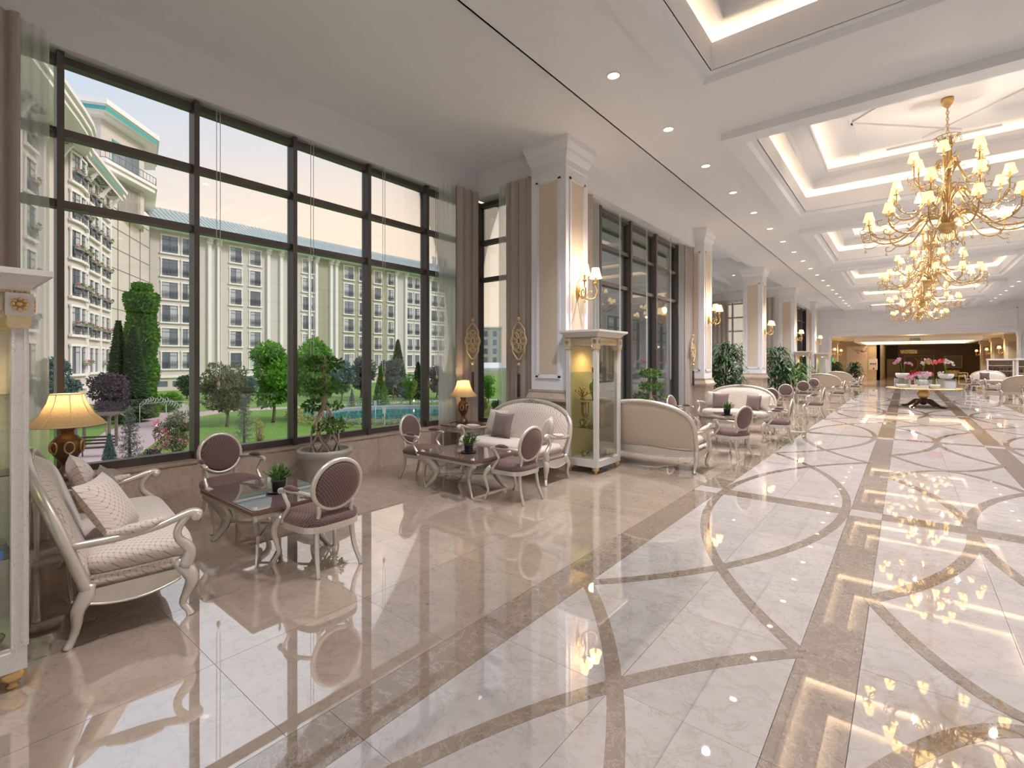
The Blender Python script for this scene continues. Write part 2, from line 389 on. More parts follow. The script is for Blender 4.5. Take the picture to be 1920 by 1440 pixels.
# ================================================================== FLOOR
XW = -6.35                                    # marble wall face of the deep window bays
CX = .515                                     # lobby centre line
YN = [0.25+1.01*k for k in range(0, 7)]       # slab joints inside one 6.78 m bay
PER = 6.78
floor = struct('floor', MB().box(XW-.25, 13, -9, 40.6, -.14, -.02).box(-8.5, XW, 13.6, 27, -.14, -.02), M['grout'])
unit = {}
def slab(mat):
    if mat not in unit: unit[mat] = MB().box(0, 1, 0, 1, -.02, 0).mesh('stone_tile', M[mat])
    return unit[mat]
G = .0012
far_tiles = {}
ntile = [0]
def tile(x0, x1, y0, y1, mat, name='tile'):
    if y0 < 13.2 and x1 < 3.3 and ntile[0] < 295 and y1 > .1:
        ntile[0] += 1
        inst(name, slab(mat), floor, (x0+G, y0+G, 0), scale=(x1-x0-2*G, y1-y0-2*G, 1))
    else:
        mb = far_tiles.setdefault(mat, MB()); mb.box(x0+G, x1-G, y0+G, y1-G, -.02, 0)
bands = [(-2.175, -1.885), (-.485, -.195), (1.225, 1.515), (2.915, 3.205)]
for bay in range(-1, 6):
    y0 = bay*PER-.28                           # cross band from y0 to y0+.28
    ys = [y0+.28+(PER-.28)*k/6.5*1.0 for k in (0, .95, 1.96, 2.97, 3.98, 4.99, 6.0, 6.5)]
    ys = [y0+.28, y0+.28+.25+.01] + [y0+.28+.25+1.01*k for k in range(1, 6)] + [y0+.28+.25+6.0, y0+PER]
    ys = sorted(set(round(q, 4) for q in ys if q <= y0+PER+.001))
    ys = [y0+.28]+[y0+.28+.26+1.01*k for k in range(0, 6)]+[y0+PER]
    for a, b in zip(ys, ys[1:]):
        for x0, x1 in ((-1.885, -1.185), (-1.185, -.485), (-.195, .515), (.515, 1.225), (1.515, 2.215), (2.215, 2.915)):
            if b-a < .3 and bay < 2: pass
            tile(x0, x1, a, b, 'mar_l')
        for x0, x1 in bands: tile(x0, x1, a, b, 'mar_d', 'band_stone')
        w = (-2.175-XW)/5
        if a < 14 or True:
            pass
        for i in range(5): tile(3.205+w*i*1.0, 3.205+w*(i+1), a, b, 'mar_b')
    for k in range(7):
        for i in range(5): tile(XW+w*i, XW+w*(i+1), y0+.37+PER/7*k, y0+.37+PER/7*(k+1), 'mar_b')
    for x0, x1, m_ in ((-1.885, -.485, 'mar_d'), (-.485, -.195, 'mar_l'), (-.195, 1.225, 'mar_d'), (1.225, 1.515, 'mar_l'), (1.515, 2.915, 'mar_d')):
        tile(x0, x1, y0, y0+.28, m_, 'band_stone')
    tile(-2.175, -1.885, y0, y0+.28, 'mar_l', 'band_stone'); tile(2.915, 3.205, y0, y0+.28, 'mar_l', 'band_stone')
for i in range(10): tile(3.205+4.175+i*.8, 3.205+4.175+(i+1)*.8 if i < 2 else 13, -7, 40.5, 'mar_b') if i < 3 else None
tile(-8.5, XW, 13.2, 27, 'mar_b')
for m_, mb in far_tiles.items():
    o = mb.build('distant_paving', M[m_], floor); o['kind'] = 'stuff'
narc = [0]
def arc(pts, w=.088):
    mb = MB(); L = []; narc[0] += 1; zt = .001+.0004*(narc[0] % 5)
    for i, p in enumerate(pts):
        a = Vector(pts[max(0, i-1)]); b = Vector(pts[min(len(pts)-1, i+1)]); t = (b-a).normalized(); n = Vector((-t.y, t.x))
        L.append((Vector(p)+n*w/2, Vector(p)-n*w/2))
    k = len(L); vs = [(*q[0], zt) for q in L]+[(*q[1], zt) for q in L]+[(*q[0], -.01) for q in L]+[(*q[1], -.01) for q in L]
    fs = []
    for i in range(k-1): fs += [(i, k+i, k+i+1, i+1), (i, i+1, 2*k+i+1, 2*k+i), (k+i+1, k+i, 3*k+i, 3*k+i+1)]
    fs += [(0, 2*k, 3*k, k), (k-1, 2*k-1, 4*k-1, 3*k-1)]
    mb.add(vs, fs, False); o = mb.build('inlay_arc', M['mar_d'], floor); return o
def circ(xa, ya, sx, sy, dx, dy):              # tangent to Y at (xa,ya), ends dx,dy further
    Rr = (dx*dx+dy*dy)/(2*dx); th = math.asin(dy/Rr); return [(xa+sx*(Rr-Rr*cos(th*i/22)), ya+sy*Rr*sin(th*i/22)) for i in range(23)]
for bay in range(0, 6):
    yc = bay*PER-.14
    for sy in (1, -1):
        if bay == 0 and sy < 0: continue
        for xa, sx in ((-.53, -1), (-1.84, 1), (1.56, 1), (2.87, -1)): arc(circ(xa, yc+sy*.02, sx, sy, 1.355, 3.36))
        for sx in (1, -1): arc(circ(CX, yc, sx, sy, .71, 2.34), .10)
    ym = yc+3.41
    for sx in (1, -1):
        for sy in (1, -1): arc([(CX+sx*q, ym+sy*(.035+1.0*(q/.71)**1.75)) for q in [i*.71/14 for i in range(15)]], .09)
# ================================================================== CEILING
ZS, ZB, ZK = 5.244, 5.08, 4.97
cs = sroot('ceiling')
mb = MB()
for sx in (-1, 1):
    xe = CX+sx*3.775
    xo = CX+sx*9.2 if sx > 0 else -6.65
    xin = CX+sx*5.0
    # side ceiling strips around the recessed trays of the deep bays
    mb.box(xe, xin+(-sx*0), -9, 40.6, ZS, ZS+.1)
    mb.box(xin, xo, -9, 14.3, ZS, ZS+.1); mb.box(xin, xo, 26, 40.6, ZS, ZS+.1); mb.box(xin, xin+sx*2.7, 19.9, 20.6, ZS, ZS+.1)
    if sx < 0: xo = -8.6; mb.box(-6.6, xo, 26, 27.3, ZS, ZS+.1); mb.box(-6.6, xo, 13.6, 14.3, ZS, ZS+.1)
    mb.box(xin+sx*2.7, xo, 14.3, 26, ZS, ZS+.1)
    mb.box(xin, xin+sx*2.7, 14.3, 26, ZS+.45, ZS+.5)
    mb.box(xe, xe-sx*.02, -9, 40.6, ZB, ZS+.1)
mb.build('side_ceiling', M['ceiling'], cs)
mb = MB()
for ya, yb in ((14.3, 19.9), (20.6, 26)):
    x0, x1 = -7.2, -4.5
    for a in ((x0, x0+.04, ya, yb), (x1-.04, x1, ya, yb), (x0, x1, ya, ya+.04), (x0, x1, yb-.04, yb)): mb.box(*a, ZS-.0, ZS+.45)
    mb.box(x0+.3, x0+.5, ya, yb, ZS+.25, ZS+.45); mb.box(x1-.5, x1-.3, ya, yb, ZS+.25, ZS+.45)
mb.build('tray_molding', M['ceiling'], cs)
YC = [3.47+PER*k for k in range(-1, 6)]; HX, HY, SX, SY = 2.37, 2.42, 2.64, 2.70
mb = MB()                                       # flat beam level between the coffers
edges = [-9]+[q for yc in YC for q in (yc-HY+.0, yc+HY)]+[40.6]
mb.box(CX-3.775, CX-HX-.03, -9, 40.6, ZB, ZB+.1); mb.box(CX+HX+.03, CX+3.775, -9, 40.6, ZB, ZB+.1)
for a, b in zip(edges[::2], edges[1::2]):
    if b > a: mb.box(CX-HX-.03, CX+HX+.03, a, b, ZB, ZB+.1)
mb.build('beam_soffit', M['ceiling'], cs)
def ring(mb, ho, hi, z0, z1, yc, top=None):     # rectangular ring; ho/hi = (hx,hy) outer / inner
    mb.box(CX-ho[0], CX-hi[0], yc-ho[1], yc+ho[1], z0, z1); mb.box(CX+hi[0], CX+ho[0], yc-ho[1], yc+ho[1], z0, z1)
    mb.box(CX-hi[0], CX+hi[0], yc-ho[1], yc-hi[1], z0, z1); mb.box(CX-hi[0], CX+hi[0], yc+hi[1], yc+ho[1], z0, z1)
def o_(d): return (HX-d, HY-d)
def coffer(yc):
    r = thing('ceiling_coffer', 'x', 'coffer'); del r['category']; del r['label']; r.parent = cs
    s = MB(); ring(s, (SX, SY), o_(0), ZK, ZB, yc)
    # bevel just inside the opening
    a, b = o_(0), o_(.035)
    for q0, q1 in (((-a[0], -a[1]), (a[0], -a[1])), ((a[0], -a[1]), (a[0], a[1])), ((a[0], a[1]), (-a[0], a[1])), ((-a[0], a[1]), (-a[0], -a[1]))):
        f = b[0]/a[0], b[1]/a[1]
        s.add([(CX+q0[0], yc+q0[1], ZK), (CX+q1[0], yc+q1[1], ZK), (CX+q1[0]*f[0], yc+q1[1]*f[1], ZK+.07), (CX+q0[0]*f[0], yc+q0[1]*f[1], ZK+.07)], [(0, 1, 2, 3)], False)
    ring(s, o_(.02), o_(.125), ZK+.07, ZK+.11, yc)
    ring(s, o_(.115), o_(.135), ZK+.07, 5.35, yc)
    ring(s, o_(-.20), o_(.125), 5.33, 5.345, yc)
    s.build('coffer_frame', M['ceiling'], r)
    s = MB(); ring(s, o_(-.22), o_(-.20), 5.33, 5.56, yc); ring(s, o_(-.199), o_(.295), 5.50, 5.56, yc)
    ring(s, o_(.29), o_(.31), 5.48, 5.70, yc); ring(s, o_(.265), o_(.305), 5.455, 5.495, yc); ring(s, o_(.31), o_(.585), 5.65, 5.67, yc); ring(s, o_(.58), o_(.60), 5.65, 5.73, yc)
    ring(s, o_(.36), o_(.38), 5.67, 5.86, yc); s.box(CX-HX+.3, CX+HX-.3, yc-HY+.3, yc+HY-.3, 5.84, 5.88)
    s.build('upper_recess', M['ceiling'], r)
    s = MB(); ring(s, o_(-.10), o_(-.06), 5.35, 5.362, yc); s.build('led_strip', M['led'], r)
    s = MB(); ring(s, o_(.44), o_(.47), 5.672, 5.684, yc); s.build('led_strip', M['led'], r)
    s = MB(); hx, hy = 1.25, 1.5
    P = [(-hx, -hy), (hx, -hy), (hx, hy), (-hx, hy)]
    def bar(p, q): s.tube([(CX+p[0], yc+p[1], 5.835), (CX+q[0], yc+q[1], 5.835)], .035, 4, 1, False)
    for p, q in ((P[0], P[3]), (P[1], P[2])): bar((p[0], p[1]-.3), (q[0], q[1]+.3))
    bar((-hx, 0), (hx*.2, hy)); bar((-hx, 0), (hx*.2, -hy)); bar((hx, 0), (-hx*.2, hy)); bar((hx, 0), (-hx*.2, -hy)); bar((-.8, hy+.25), (.8, hy+.25)); bar((-.8, -hy-.25), (.8, -hy-.25))
    s.build('ceiling_molding', M['ceiling'], r)
for yc in YC: coffer(yc)
# ================================================================== COLUMNS
def column(xc, yc, sgn=1):
    r = sroot('column'); r.location = (xc, yc, 0)
    h = .34; k = .375
    MB().box(-h, h, -h, h, 1.2, ZS-.1).build('shaft', M['trim'], r)
    b = MB(); b.box(-k-.03, k+.03, -k-.03, k+.03, 0, .18).box(-k, k, -k, k, .18, 1.0).frustum((-k, k, -k, k), (-k-.05, k+.05, -k-.05, k+.05), 1.0, 1.06)
    b.box(-k-.06, k+.06, -k-.06, k+.06, 1.06, 1.10).frustum((-k-.03, k+.03, -k-.03, k+.03), (-k+.01, k-.01, -k+.01, k-.01), 1.10, 1.2).box(-k, k, -k, k, 1.2, 1.235)
    b.build('marble_plinth', M['mar_wall'], r)
    c = MB(); z = ZS-.33
    for o0, o1, z0, z1 in ((0.02, .02, z-.12, z-.10), (0, .02, z, z+.03), (.02, .05, z+.03, z+.10), (.055, .055, z+.10, z+.15), (.055, .095, z+.15, z+.24), (.10, .10, z+.24, ZS)):
        c.frustum((-h-o0, h+o0, -h-o0, h+o0), (-h-o1, h+o1, -h-o1, h+o1), z0, z1)
    c.build('capital', M['trim'], r)
    for q in range(4):
        M4 = Matrix.Rotation(q*pi/2, 4, 'Z'); p = MB(); w, z0, z1 = .205, 1.45, ZS-.62
        p.box(-w, w, -h-.003, -h, z0, z1); p.xf(0, M4); p.build('inset_panel', M['beige'], r)
        f = MB()
        for rr, d in ((.022, .0), (.012, .03)):
            ww = w+.012-d*.9; f.box(-ww-rr, -ww+rr, -h-.018+d*.3, -h, z0-.02+d, z1+.02-d).box(ww-rr, ww+rr, -h-.018+d*.3, -h, z0-.02+d, z1+.02-d).box(-ww-rr, ww+rr, -h-.018+d*.3, -h, z0-rr-.01+d, z0+rr-.01+d).box(-ww-rr, ww+rr, -h-.018+d*.3, -h, z1-rr+.01-d, z1+rr+.01-d)
        f.xf(0, M4); f.build('panel_molding', M['trim'], r)
    return r
COLY = [.05+PER*k for k in range(6)]
for y in COLY: column(-4.51, y if y > 1 else -.3)
for y in [-6.73]+COLY: column(2*CX+4.51, y)
column(-4.51, -6.73)
# ================================================================== WALLS
def wbox(name, *b, mat='paint'): return struct(name, MB().box(*b), M[mat])
struct('wall_back', MB().box(-9, -4, -9.2, -9, 0, 6).box(5, 14, -9.2, -9, 0, 6).box(-4, 5, -9.2, -9, 4.6, 6), M['paint'])
ZL = 4.73
def bay_walls(x, ya, yb, wn_, sg=-1):
    """deep window bay: marble dado, ledge, lintel"""
    d = MB(); d.box(x, x-.28, ya, yb, 0, .53)
    w = struct('wall_'+wn_, d, M['mar_wall'])
    n = max(1, round((yb-ya)/1.15)); L = (yb-ya)/n
    for i in range(n): MB().box(x+.012, x, ya+L*i+.002, ya+L*(i+1)-.002, 0.0, .53).build('marble_panel', M['mar_wall'], w)
    MB().box(x+.03, x-.28, ya, yb, .53, .565).build('ledge', M['mar_wall'], w)
    l = MB().box(x+.05, x-.3, ya, yb, ZL+.02, ZS+.1).box(x+.05, x+.02, ya, yb, ZL-.01, ZL+.02)
    l.build('lintel', M['paint'], w)
    return w
bay_walls(XW, .2, 6.68, 'left')
# return walls of the first bay
def return_wall(y, side, x0=XW, x1=-4.86):
    w = MB(); w.box(x0+.05, x1, y, y+side*.6, ZL+.02, ZS); w.box(x0, x1, y+side*.05, y+side*.35, 0, .53)
    if side > 0: w.box(-5.05, x1, y+.05, y+.35, .53, ZL+.02)
    return w
struct('wall_return_far', return_wall(6.68, 1), M['paint'])
struct('wall_return_near', return_wall(.2, -1).box(XW, -4.86, .05, -.15, .5, ZL+.05), M['paint'])
struct('wall_left_rear', MB().box(-4.75, -4.6, -9, -.2, 0, .5).box(-4.75, -4.6, -9, -.2, ZL, ZS), M['paint'])
mb = MB().box(-4.40, -5.2, 7.15, 13.25, ZL+.02, ZS)
struct('wall_left_lintel', mb, M['paint'])
struct('wall_left_lintel', MB().box(-4.40, -5.2, 27.5, 33.6, ZL+.02, ZS), M['paint'])
# second deep bay (between the second and fourth columns)
XB = -8.1
bay_walls(XB, 13.9, 26.7, 'left_far')
struct('wall_return_far_bay', MB().box(XB, -4.86, 26.7, 27.0, ZL+.02, ZS).box(XB, -4.86, 26.72, 27.0, 0, .5).box(-5.2, -4.86, 26.72, 27.0, .5, ZL+.1), M['paint'])
struct('wall_return_near_bay', MB().box(XB, -4.86, 13.7, 13.9, 0, ZS), M['paint'])
struct('wall_left_end', MB().box(-4.95, -4.72, 34.2, 40.6, 0, ZS), M['paint'])
# right side: continuous window openings between the columns, daylight
XR = 2*CX+4.75
struct('wall_right', MB().box(XR, XR+.3, -9, 40.6, ZL, ZS).box(XR, XR+.3, -9, 40.6, 0, .5), M['paint'])
# ================================================================== WINDOWS
def window(name, org, ux, ys, zs, depth_dir, mw=.055, sill=True):
    """grid window; org = base point, ux = unit along, ys = mullion offsets, zs = transom heights, depth_dir = outward normal"""
    r = sroot(name); ux = Vector(ux); dn = Vector(depth_dir)
    def bx(a0, a1, d0, d1, z0, z1, mb):
        k = len(mb.v); mb.box(a0, a1, d0, d1, z0, z1)
        for i in range(k, len(mb.v)):
            x, y, z = mb.v[i]; p = Vector(org)+ux*x+dn*y; mb.v[i] = (p.x, p.y, z)
    for a in ys:
        m = MB(); bx(a-mw/2, a+mw/2, 0, .17, zs[0]-.02, zs[-1]+.02, m); m.build('mullion', M['mullion'], r)
    for a, b in zip(ys, ys[1:]):
        for i, z in enumerate(zs):
            m = MB(); h = .085 if i == 0 else .075
            bx(a+mw/2, b-mw/2, .05, .17, z-h*(0 if i == 0 else .5 if i < len(zs)-1 else 1), z+h*(1 if i == 0 else .5 if i < len(zs)-1 else 0), m); m.build('transom', M['mullion'], r)
        for z0, z1 in zip(zs, zs[1:]):
            m = MB(); bx(a+mw/2, b-mw/2, .11, .118, z0+.03, z1-.03, m); m.build('pane', M['glass'], r)
    return r
YM = [-.276+.0, .896, 2.068, 3.240, 4.412, 5.584, 6.64]
window('window_1', (-6.40, 0, 0), (0, 1, 0), [.1]+YM[1:], [.565, 3.25, 3.956, 4.71], (-1, 0, 0))
window('window_2', (-6.42, 6.78, 0), (1, 0, 0), [.05, 1.37], [.53, 3.25, 3.956, 4.71], (0, 1, 0))
window('window_3', (-4.57, 0, 0), (0, 1, 0), [7.22, 8.36, 9.72, 11.08, 12.5, 13.2], [.06, 3.245, 3.97, 4.69], (-1, 0, 0), .07)
window('window_4', (XB-.05, 0, 0), (0, 1, 0), [13.95+1.27*k for k in range(11)], [.565, 3.25, 3.956, 4.71], (-1, 0, 0))
window('window_5', (XB, 26.8, 0), (1, 0, 0), [.1, 1.1, 2.0, 2.85], [.53, 3.25, 3.956, 4.71], (0, 1, 0))
window('window_6', (-4.57, 0, 0), (0, 1, 0), [27.6, 28.9, 30.3, 31.8, 33.4], [.06, 3.245, 3.97, 4.69], (-1, 0, 0), .07)
for k in range(6):
    a = COLY[k]+.4
    window('window_%d' % (7+k), (XR+.02, 0, 0), (0, 1, 0), [a+1.195*i for i in range(6)], [.5, 3.25, 3.956, 4.71], (1, 0, 0))
struct('trim_1', MB().box(XR, XR+.3, -9, .1, .5, ZL), M['paint'])
# ================================================================== FAR END WALL + HALL BEYOND
fw = MB(); YF = 40.6; ZO = 3.42
fw.box(-8.5, -4.2, YF, YF+.5, 0, ZS).box(5.18, 13, YF, YF+.5, 0, ZS).box(-4.2, 5.18, YF, YF+.5, ZO, 5.9)
wf = struct('wall_far', fw, M['paint'])
f = MB()
for x0, x1, z0, z1 in ((-4.1, 5.1, 4.80, 4.84), (-4.1, 5.1, 3.62, 3.66), (-4.1, -4.06, 3.62, 4.84), (5.06, 5.1, 3.62, 4.84)): f.box(x0, x1, YF-.03, YF, z0, z1)
f.build('panel_molding', M['trim'], wf)
for sx in (-1, 1):
    m = MB(); m.tube([(CX+sx*(.05+4.3*q), YF-.01, 3.75+1.0*(q**.55)) for q in (0, .08, .2, .4, .7, 1)], .015, 4, 3); m.build('curved_molding', M['trim'], wf)
    m = MB(); m.tube([(CX+sx*(.7+3.6*q), YF-.01, 4.15-.42*(q**.6)) for q in (0, .15, .4, .7, 1)], .015, 4, 3); m.build('curved_molding', M['trim'], wf)
    m = MB(); x = CX+sx*4.95; m.box(x-.17, x-.13, YF-.03, YF, 1.3, 3.1).box(x+.13, x+.17, YF-.03, YF, 1.3, 3.1).box(x-.17, x+.17, YF-.03, YF, 1.26, 1.3).box(x-.17, x+.17, YF-.03, YF, 3.1, 3.14); m.build('panel_molding', M['trim'], wf)
    m = MB(); x = CX+sx*4.66; m.box(x-.06, x+.06, YF-.08, YF+.55, 0, ZO-.1).box(x-.10, x+.10, YF-.1, YF+.55, ZO-.2, ZO); m.build('opening_pilaster', M['trim'], wf)
ZH = 3.5
hall = struct('wall_hall_back', MB().box(-2, 6.3, 72.3, 72.6, 0, ZH), M['hallwall'])
MB().box(CX-2.2, CX-1.2, 72.2, 72.3, 0, ZH).build('dark_strip', M['halldark'], hall)
struct('wall_hall_left', MB().box(-5.2, -5.0, YF+.5, 56, 0, ZH).box(-5.2, -1.8, 55.6, 55.9, 0, ZH).box(-2.05, -1.8, 55.6, 72.3, 0, ZH), M['halltrim'])
struct('wall_hall_right', MB().box(6.3, 6.5, YF+.5, 72.3, 0, ZH), M['hallpanel'])
hf = MB()
for i in range(17):
    for j in range(28): hf.box(-5.2+.7*i+G, -5.2+.7*(i+1)-G, 41.1+1.15*j+G, 41.1+1.15*(j+1)-G, -.02, 0)
hfl = struct('floor_hall', MB().box(-5.2, 6.6, 40.6, 73, -.14, -.02), M['grout'])
hf.build('distant_paving', M['mar_b'], hfl)['kind'] = 'stuff'
hc = MB(); hx = 3.4; ya, yb = 47.5, 55.5
hc.box(-5.2, CX-hx, YF+.5, 73, ZH, ZH+.1).box(CX+hx, 6.5, YF+.5, 73, ZH, ZH+.1).box(CX-hx, CX+hx, YF+.5, ya, ZH, ZH+.1).box(CX-hx, CX+hx, yb, 73, ZH, ZH+.1)
hc.box(CX-hx, CX+hx, ya, yb, ZH+.5, ZH+.6)
ceh = struct('ceiling_hall', hc, M['halltrim'])
fr = MB()
def ring2(mb, hx_, hy_, w, z0, z1, yc):
    mb.box(CX-hx_, CX-hx_+w, yc-hy_, yc+hy_, z0, z1).box(CX+hx_-w, CX+hx_, yc-hy_, yc+hy_, z0, z1).box(CX-hx_+w, CX+hx_-w, yc-hy_, yc-hy_+w, z0, z1).box(CX-hx_+w, CX+hx_-w, yc+hy_-w, yc+hy_, z0, z1)
yc = 51.5
ring2(fr, hx+.3, 4.3, .35, ZH-.3, ZH, yc); ring2(fr, hx-.3, 3.4, .03, ZH-.05, ZH+.2, yc); ring2(fr, hx-1.0, 2.6, .4, ZH+.22, ZH+.26, yc)
fr.build('coffer_frame', M['ceiling'], ceh)
s = MB(); ring2(s, hx-.12, 3.85, .10, ZH+.02, ZH+.035, yc); ring2(s, hx-1.15, 2.4, .08, ZH+.27, ZH+.285, yc); s.build('led_strip', M['led'], ceh)
pw = MB(); pw.box(-4.95+.9, -1.92, 55.5, 55.6, 0, 3.15)
tag(MB().box(-4.3, -2.75, 55.45, 55.58, 0, 3.1).build('marble_mural', M['blossom']), 'cream marble mural of a red blossoming tree branch in the far hall', 'mural')
for x, y in ((5.55, 46.5), (5.55, 53), (5.55, 60)):
    p = MB(); p.box(x-.35, 6.3, y-.35, y+.35, 0, ZH-.05); p.box(x-.42, 6.3, y-.42, y+.42, ZH-.3, ZH); b = p.build('hall_pilaster', M['halltrim']); b['kind'] = 'structure'
    MB().box(x-.2, 6.2, y-.37, y-.35, 1.3, 3.0).build('inset_panel', M['hallpanel'], b)
for x, y in ((-4.6, 46), (-4.6, 51)):
    p = MB(); p.box(-5, x, y-.3, y+.3, 0, ZH-.05); p.box(-5, x+.07, y-.37, y+.37, ZH-.3, ZH); b = p.build('hall_pilaster', M['halltrim']); b['kind'] = 'structure'
d = sroot('door_1'); d.location = (1.2, 72.2, 0)
MB().box(-1.35, 1.35, -.02, .1, 0, 2.35).build('door_frame', M['hallpanel'], d)
for x in (-.62, .62): MB().box(x-.6, x+.6, -.06, 0, .02, 2.25).build('door_leaf', M['hallwall'], d)
MB().tube([(-.35, -.1, 2.1), (-.12, -.1, 1.7), (-.12, -.1, 1.1), (-.4, -.1, .6)], .03, 6).tube([(.35, -.1, 2.1), (.12, -.1, 1.7), (.12, -.1, 1.1), (.4, -.1, .6)], .03, 6).build('door_handle', M['gilt'], d)
tag(MB().box(-.45, 1.05, 72.1, 72.25, 2.55, 3.0).build('wall_sign', M['sign']), 'gold wall sign above the far hall doors, the paler left one', 'sign')
tag(MB().box(1.1, 3.6, 72.1, 72.25, 2.55, 3.0).build('wall_sign', M['signdark']), 'dark brown and gold wall sign above the far hall doors', 'sign')
t = thing('wall_picture', 'framed picture on brown wall right of the far hall doors', 'picture', (4.1, 72.15, 0)); MB().box(-.75, .75, 0, .1, .95, 2.3).build('frame', M['halltrim'], t); MB().box(-.65, .65, -.02, 0, 1.05, 2.2).build('print', M['poster'], t)
t = thing('exit_sign', 'small dark hanging sign in front of the hall chandelier', 'sign', (.55, 46.8, ZH-.12)); MB().box(-.3, .3, -.03, .03, -.16, .02).build('sign_box', M['black'], t)
tv = thing('television', 'small wall screen glowing green behind the hall opening', 'television', (-4.75, 48.4, 1.3)); MB().box(-.04, .04, -.55, .55, 0, .75).build('case', M['black'], tv); MB().box(.04, .05, -.5, .5, .05, .7).build('screen', M['screen'], tv)
t = thing('wall_niche_display', 'white lit niche with red ornaments beside the marble mural', 'display niche', (-2.3, 55.45, 0)); MB().box(-.33, .33, 0, .1, .9, 1.9).build('case', M['whiteceram'], t); MB().box(-.28, .28, -.12, 0, 1.38, 1.40).build('shelf', M['shelfglass'], t)
for i in range(3): MB().ball((-.16+.16*i, -.06, 1.47), .06).build('ornament', M['red' if i > 0 else 'black'], t)
MB().ball((.05, -.06, 1.0), .08).build('ornament', M['red'], t)
t = thing('white_cupboard', 'plain tan cupboard standing against the far brown wall', 'cupboard', (-1.1, 71.8, 0)); MB().box(-.6, .6, -.3, .3, 0, 1.95).build('body', M['hallpanel'], t); MB().box(-.58, -.01, -.33, -.3, .05, 1.9).build('door', M['hallpanel'], t); MB().box(.01, .58, -.33, -.3, .05, 1.9).build('door', M['hallpanel'], t)
# ================================================================== CURTAINS
def curtain(name, label, cat, p0, p1, z0, z1, mat, waves=5, amp=.05, gather=None, group=None):
    p0, p1 = Vector(p0), Vector(p1); d = p1-p0; L = d.length; d.normalize(); n = Vector((-d.y, d.x)); th = .012
    nu = waves*8
    def fn(off):
        def f(u, v):
            t = 1-v; w = 1.0
            if gather: w = 1-gather*sin(pi*min(1, v*1.2))**2
            x = u*L*w; o = amp*sin(u*waves*2*pi)*(1-.3*v)+amp*.3*sin(u*waves*4.6*pi+2*v)+off
            q = p0+d*x+n*o; return (q.x, q.y, z1-(z1-z0)*v)
        return f
    mb = MB(); mb.grid(fn(0), nu, 10)
    if mat == 'curtain': mb.grid(fn(th), nu, 10, flip=True)
    return tag(mb.build(name, M[mat]), label, cat, group)
curtain('curtain', 'taupe curtain at the far end of the first big window', 'curtain', (-6.18, 6.05), (-6.18, 6.62), .02, ZL+.1, 'curtain', 3, .022, .0)
curtain('curtain', 'taupe curtain beside the first white column, over the narrow window', 'curtain', (-5.46, 6.56), (-4.90, 6.56), .02, ZL+.1, 'curtain', 3, .022)
curtain('curtain', 'taupe curtain at the picture edge above the near display cabinet', 'curtain', (-6.2, .22), (-6.2, .60), .02, ZL+.1, 'curtain', 3, .03)
curtain('sheer_curtain', 'white sheer hanging beside the curtain above the near cabinet', 'sheer curtain', (-6.28, .56), (-6.28, .80), .02, ZL+.1, 'sheer', 3, .015)
curtain('sheer_curtain', 'white sheer at the far end of the first big window', 'sheer curtain', (-6.28, 5.72), (-6.28, 6.15), .02, ZL+.1, 'sheer', 4, .015)
curtain('sheer_curtain', 'white sheer across the narrow window beside the first column', 'sheer curtain', (-5.68, 6.62), (-5.40, 6.62), .02, ZL+.1, 'sheer', 3, .012)
curtain('curtain', 'tan curtain just behind the first column, left of the dark glazing', 'curtain', (-4.50, 7.20), (-4.47, 7.86), .02, ZL+.1, 'curtain', 4, .02)
curtain('sheer_curtain', 'white sheer strip left of the dark glazing', 'sheer curtain', (-4.52, 7.80), (-4.52, 8.2), .02, ZL+.1, 'sheer', 3, .015)
curtain('sheer_curtain', 'white sheer strip right of the dark glazing', 'sheer curtain', (-4.52, 12.4), (-4.52, 13.0), .02, ZL+.1, 'sheer', 3, .015)
curtain('curtain', 'tan curtain between the dark glazing and the second column', 'curtain', (-4.49, 12.75), (-4.46, 13.25), .02, ZL+.1, 'curtain', 4, .02)
curtain('curtain', 'brown curtain seen between the second and third columns', 'curtain', (-7.95, 26.5), (-7.1, 26.5), .02, ZL+.1, 'curtain', 4, .04)
curtain('sheer_curtain', 'white sheer on the far bay window between the second and third columns', 'sheer curtain', (-7.2, 26.6), (-5.9, 26.6), .02, ZL+.1, 'sheer', 6, .02)
curtain('curtain', 'brown curtain between the third and fourth columns', 'curtain', (-6.1, 26.5), (-4.95, 26.5), .02, ZL+.1, 'curtain', 5, .04)
curtain('curtain', 'brown curtain at the farthest dark glazing', 'curtain', (-4.47, 32.7), (-4.45, 33.5), .02, ZL+.1, 'curtain', 4, .02)
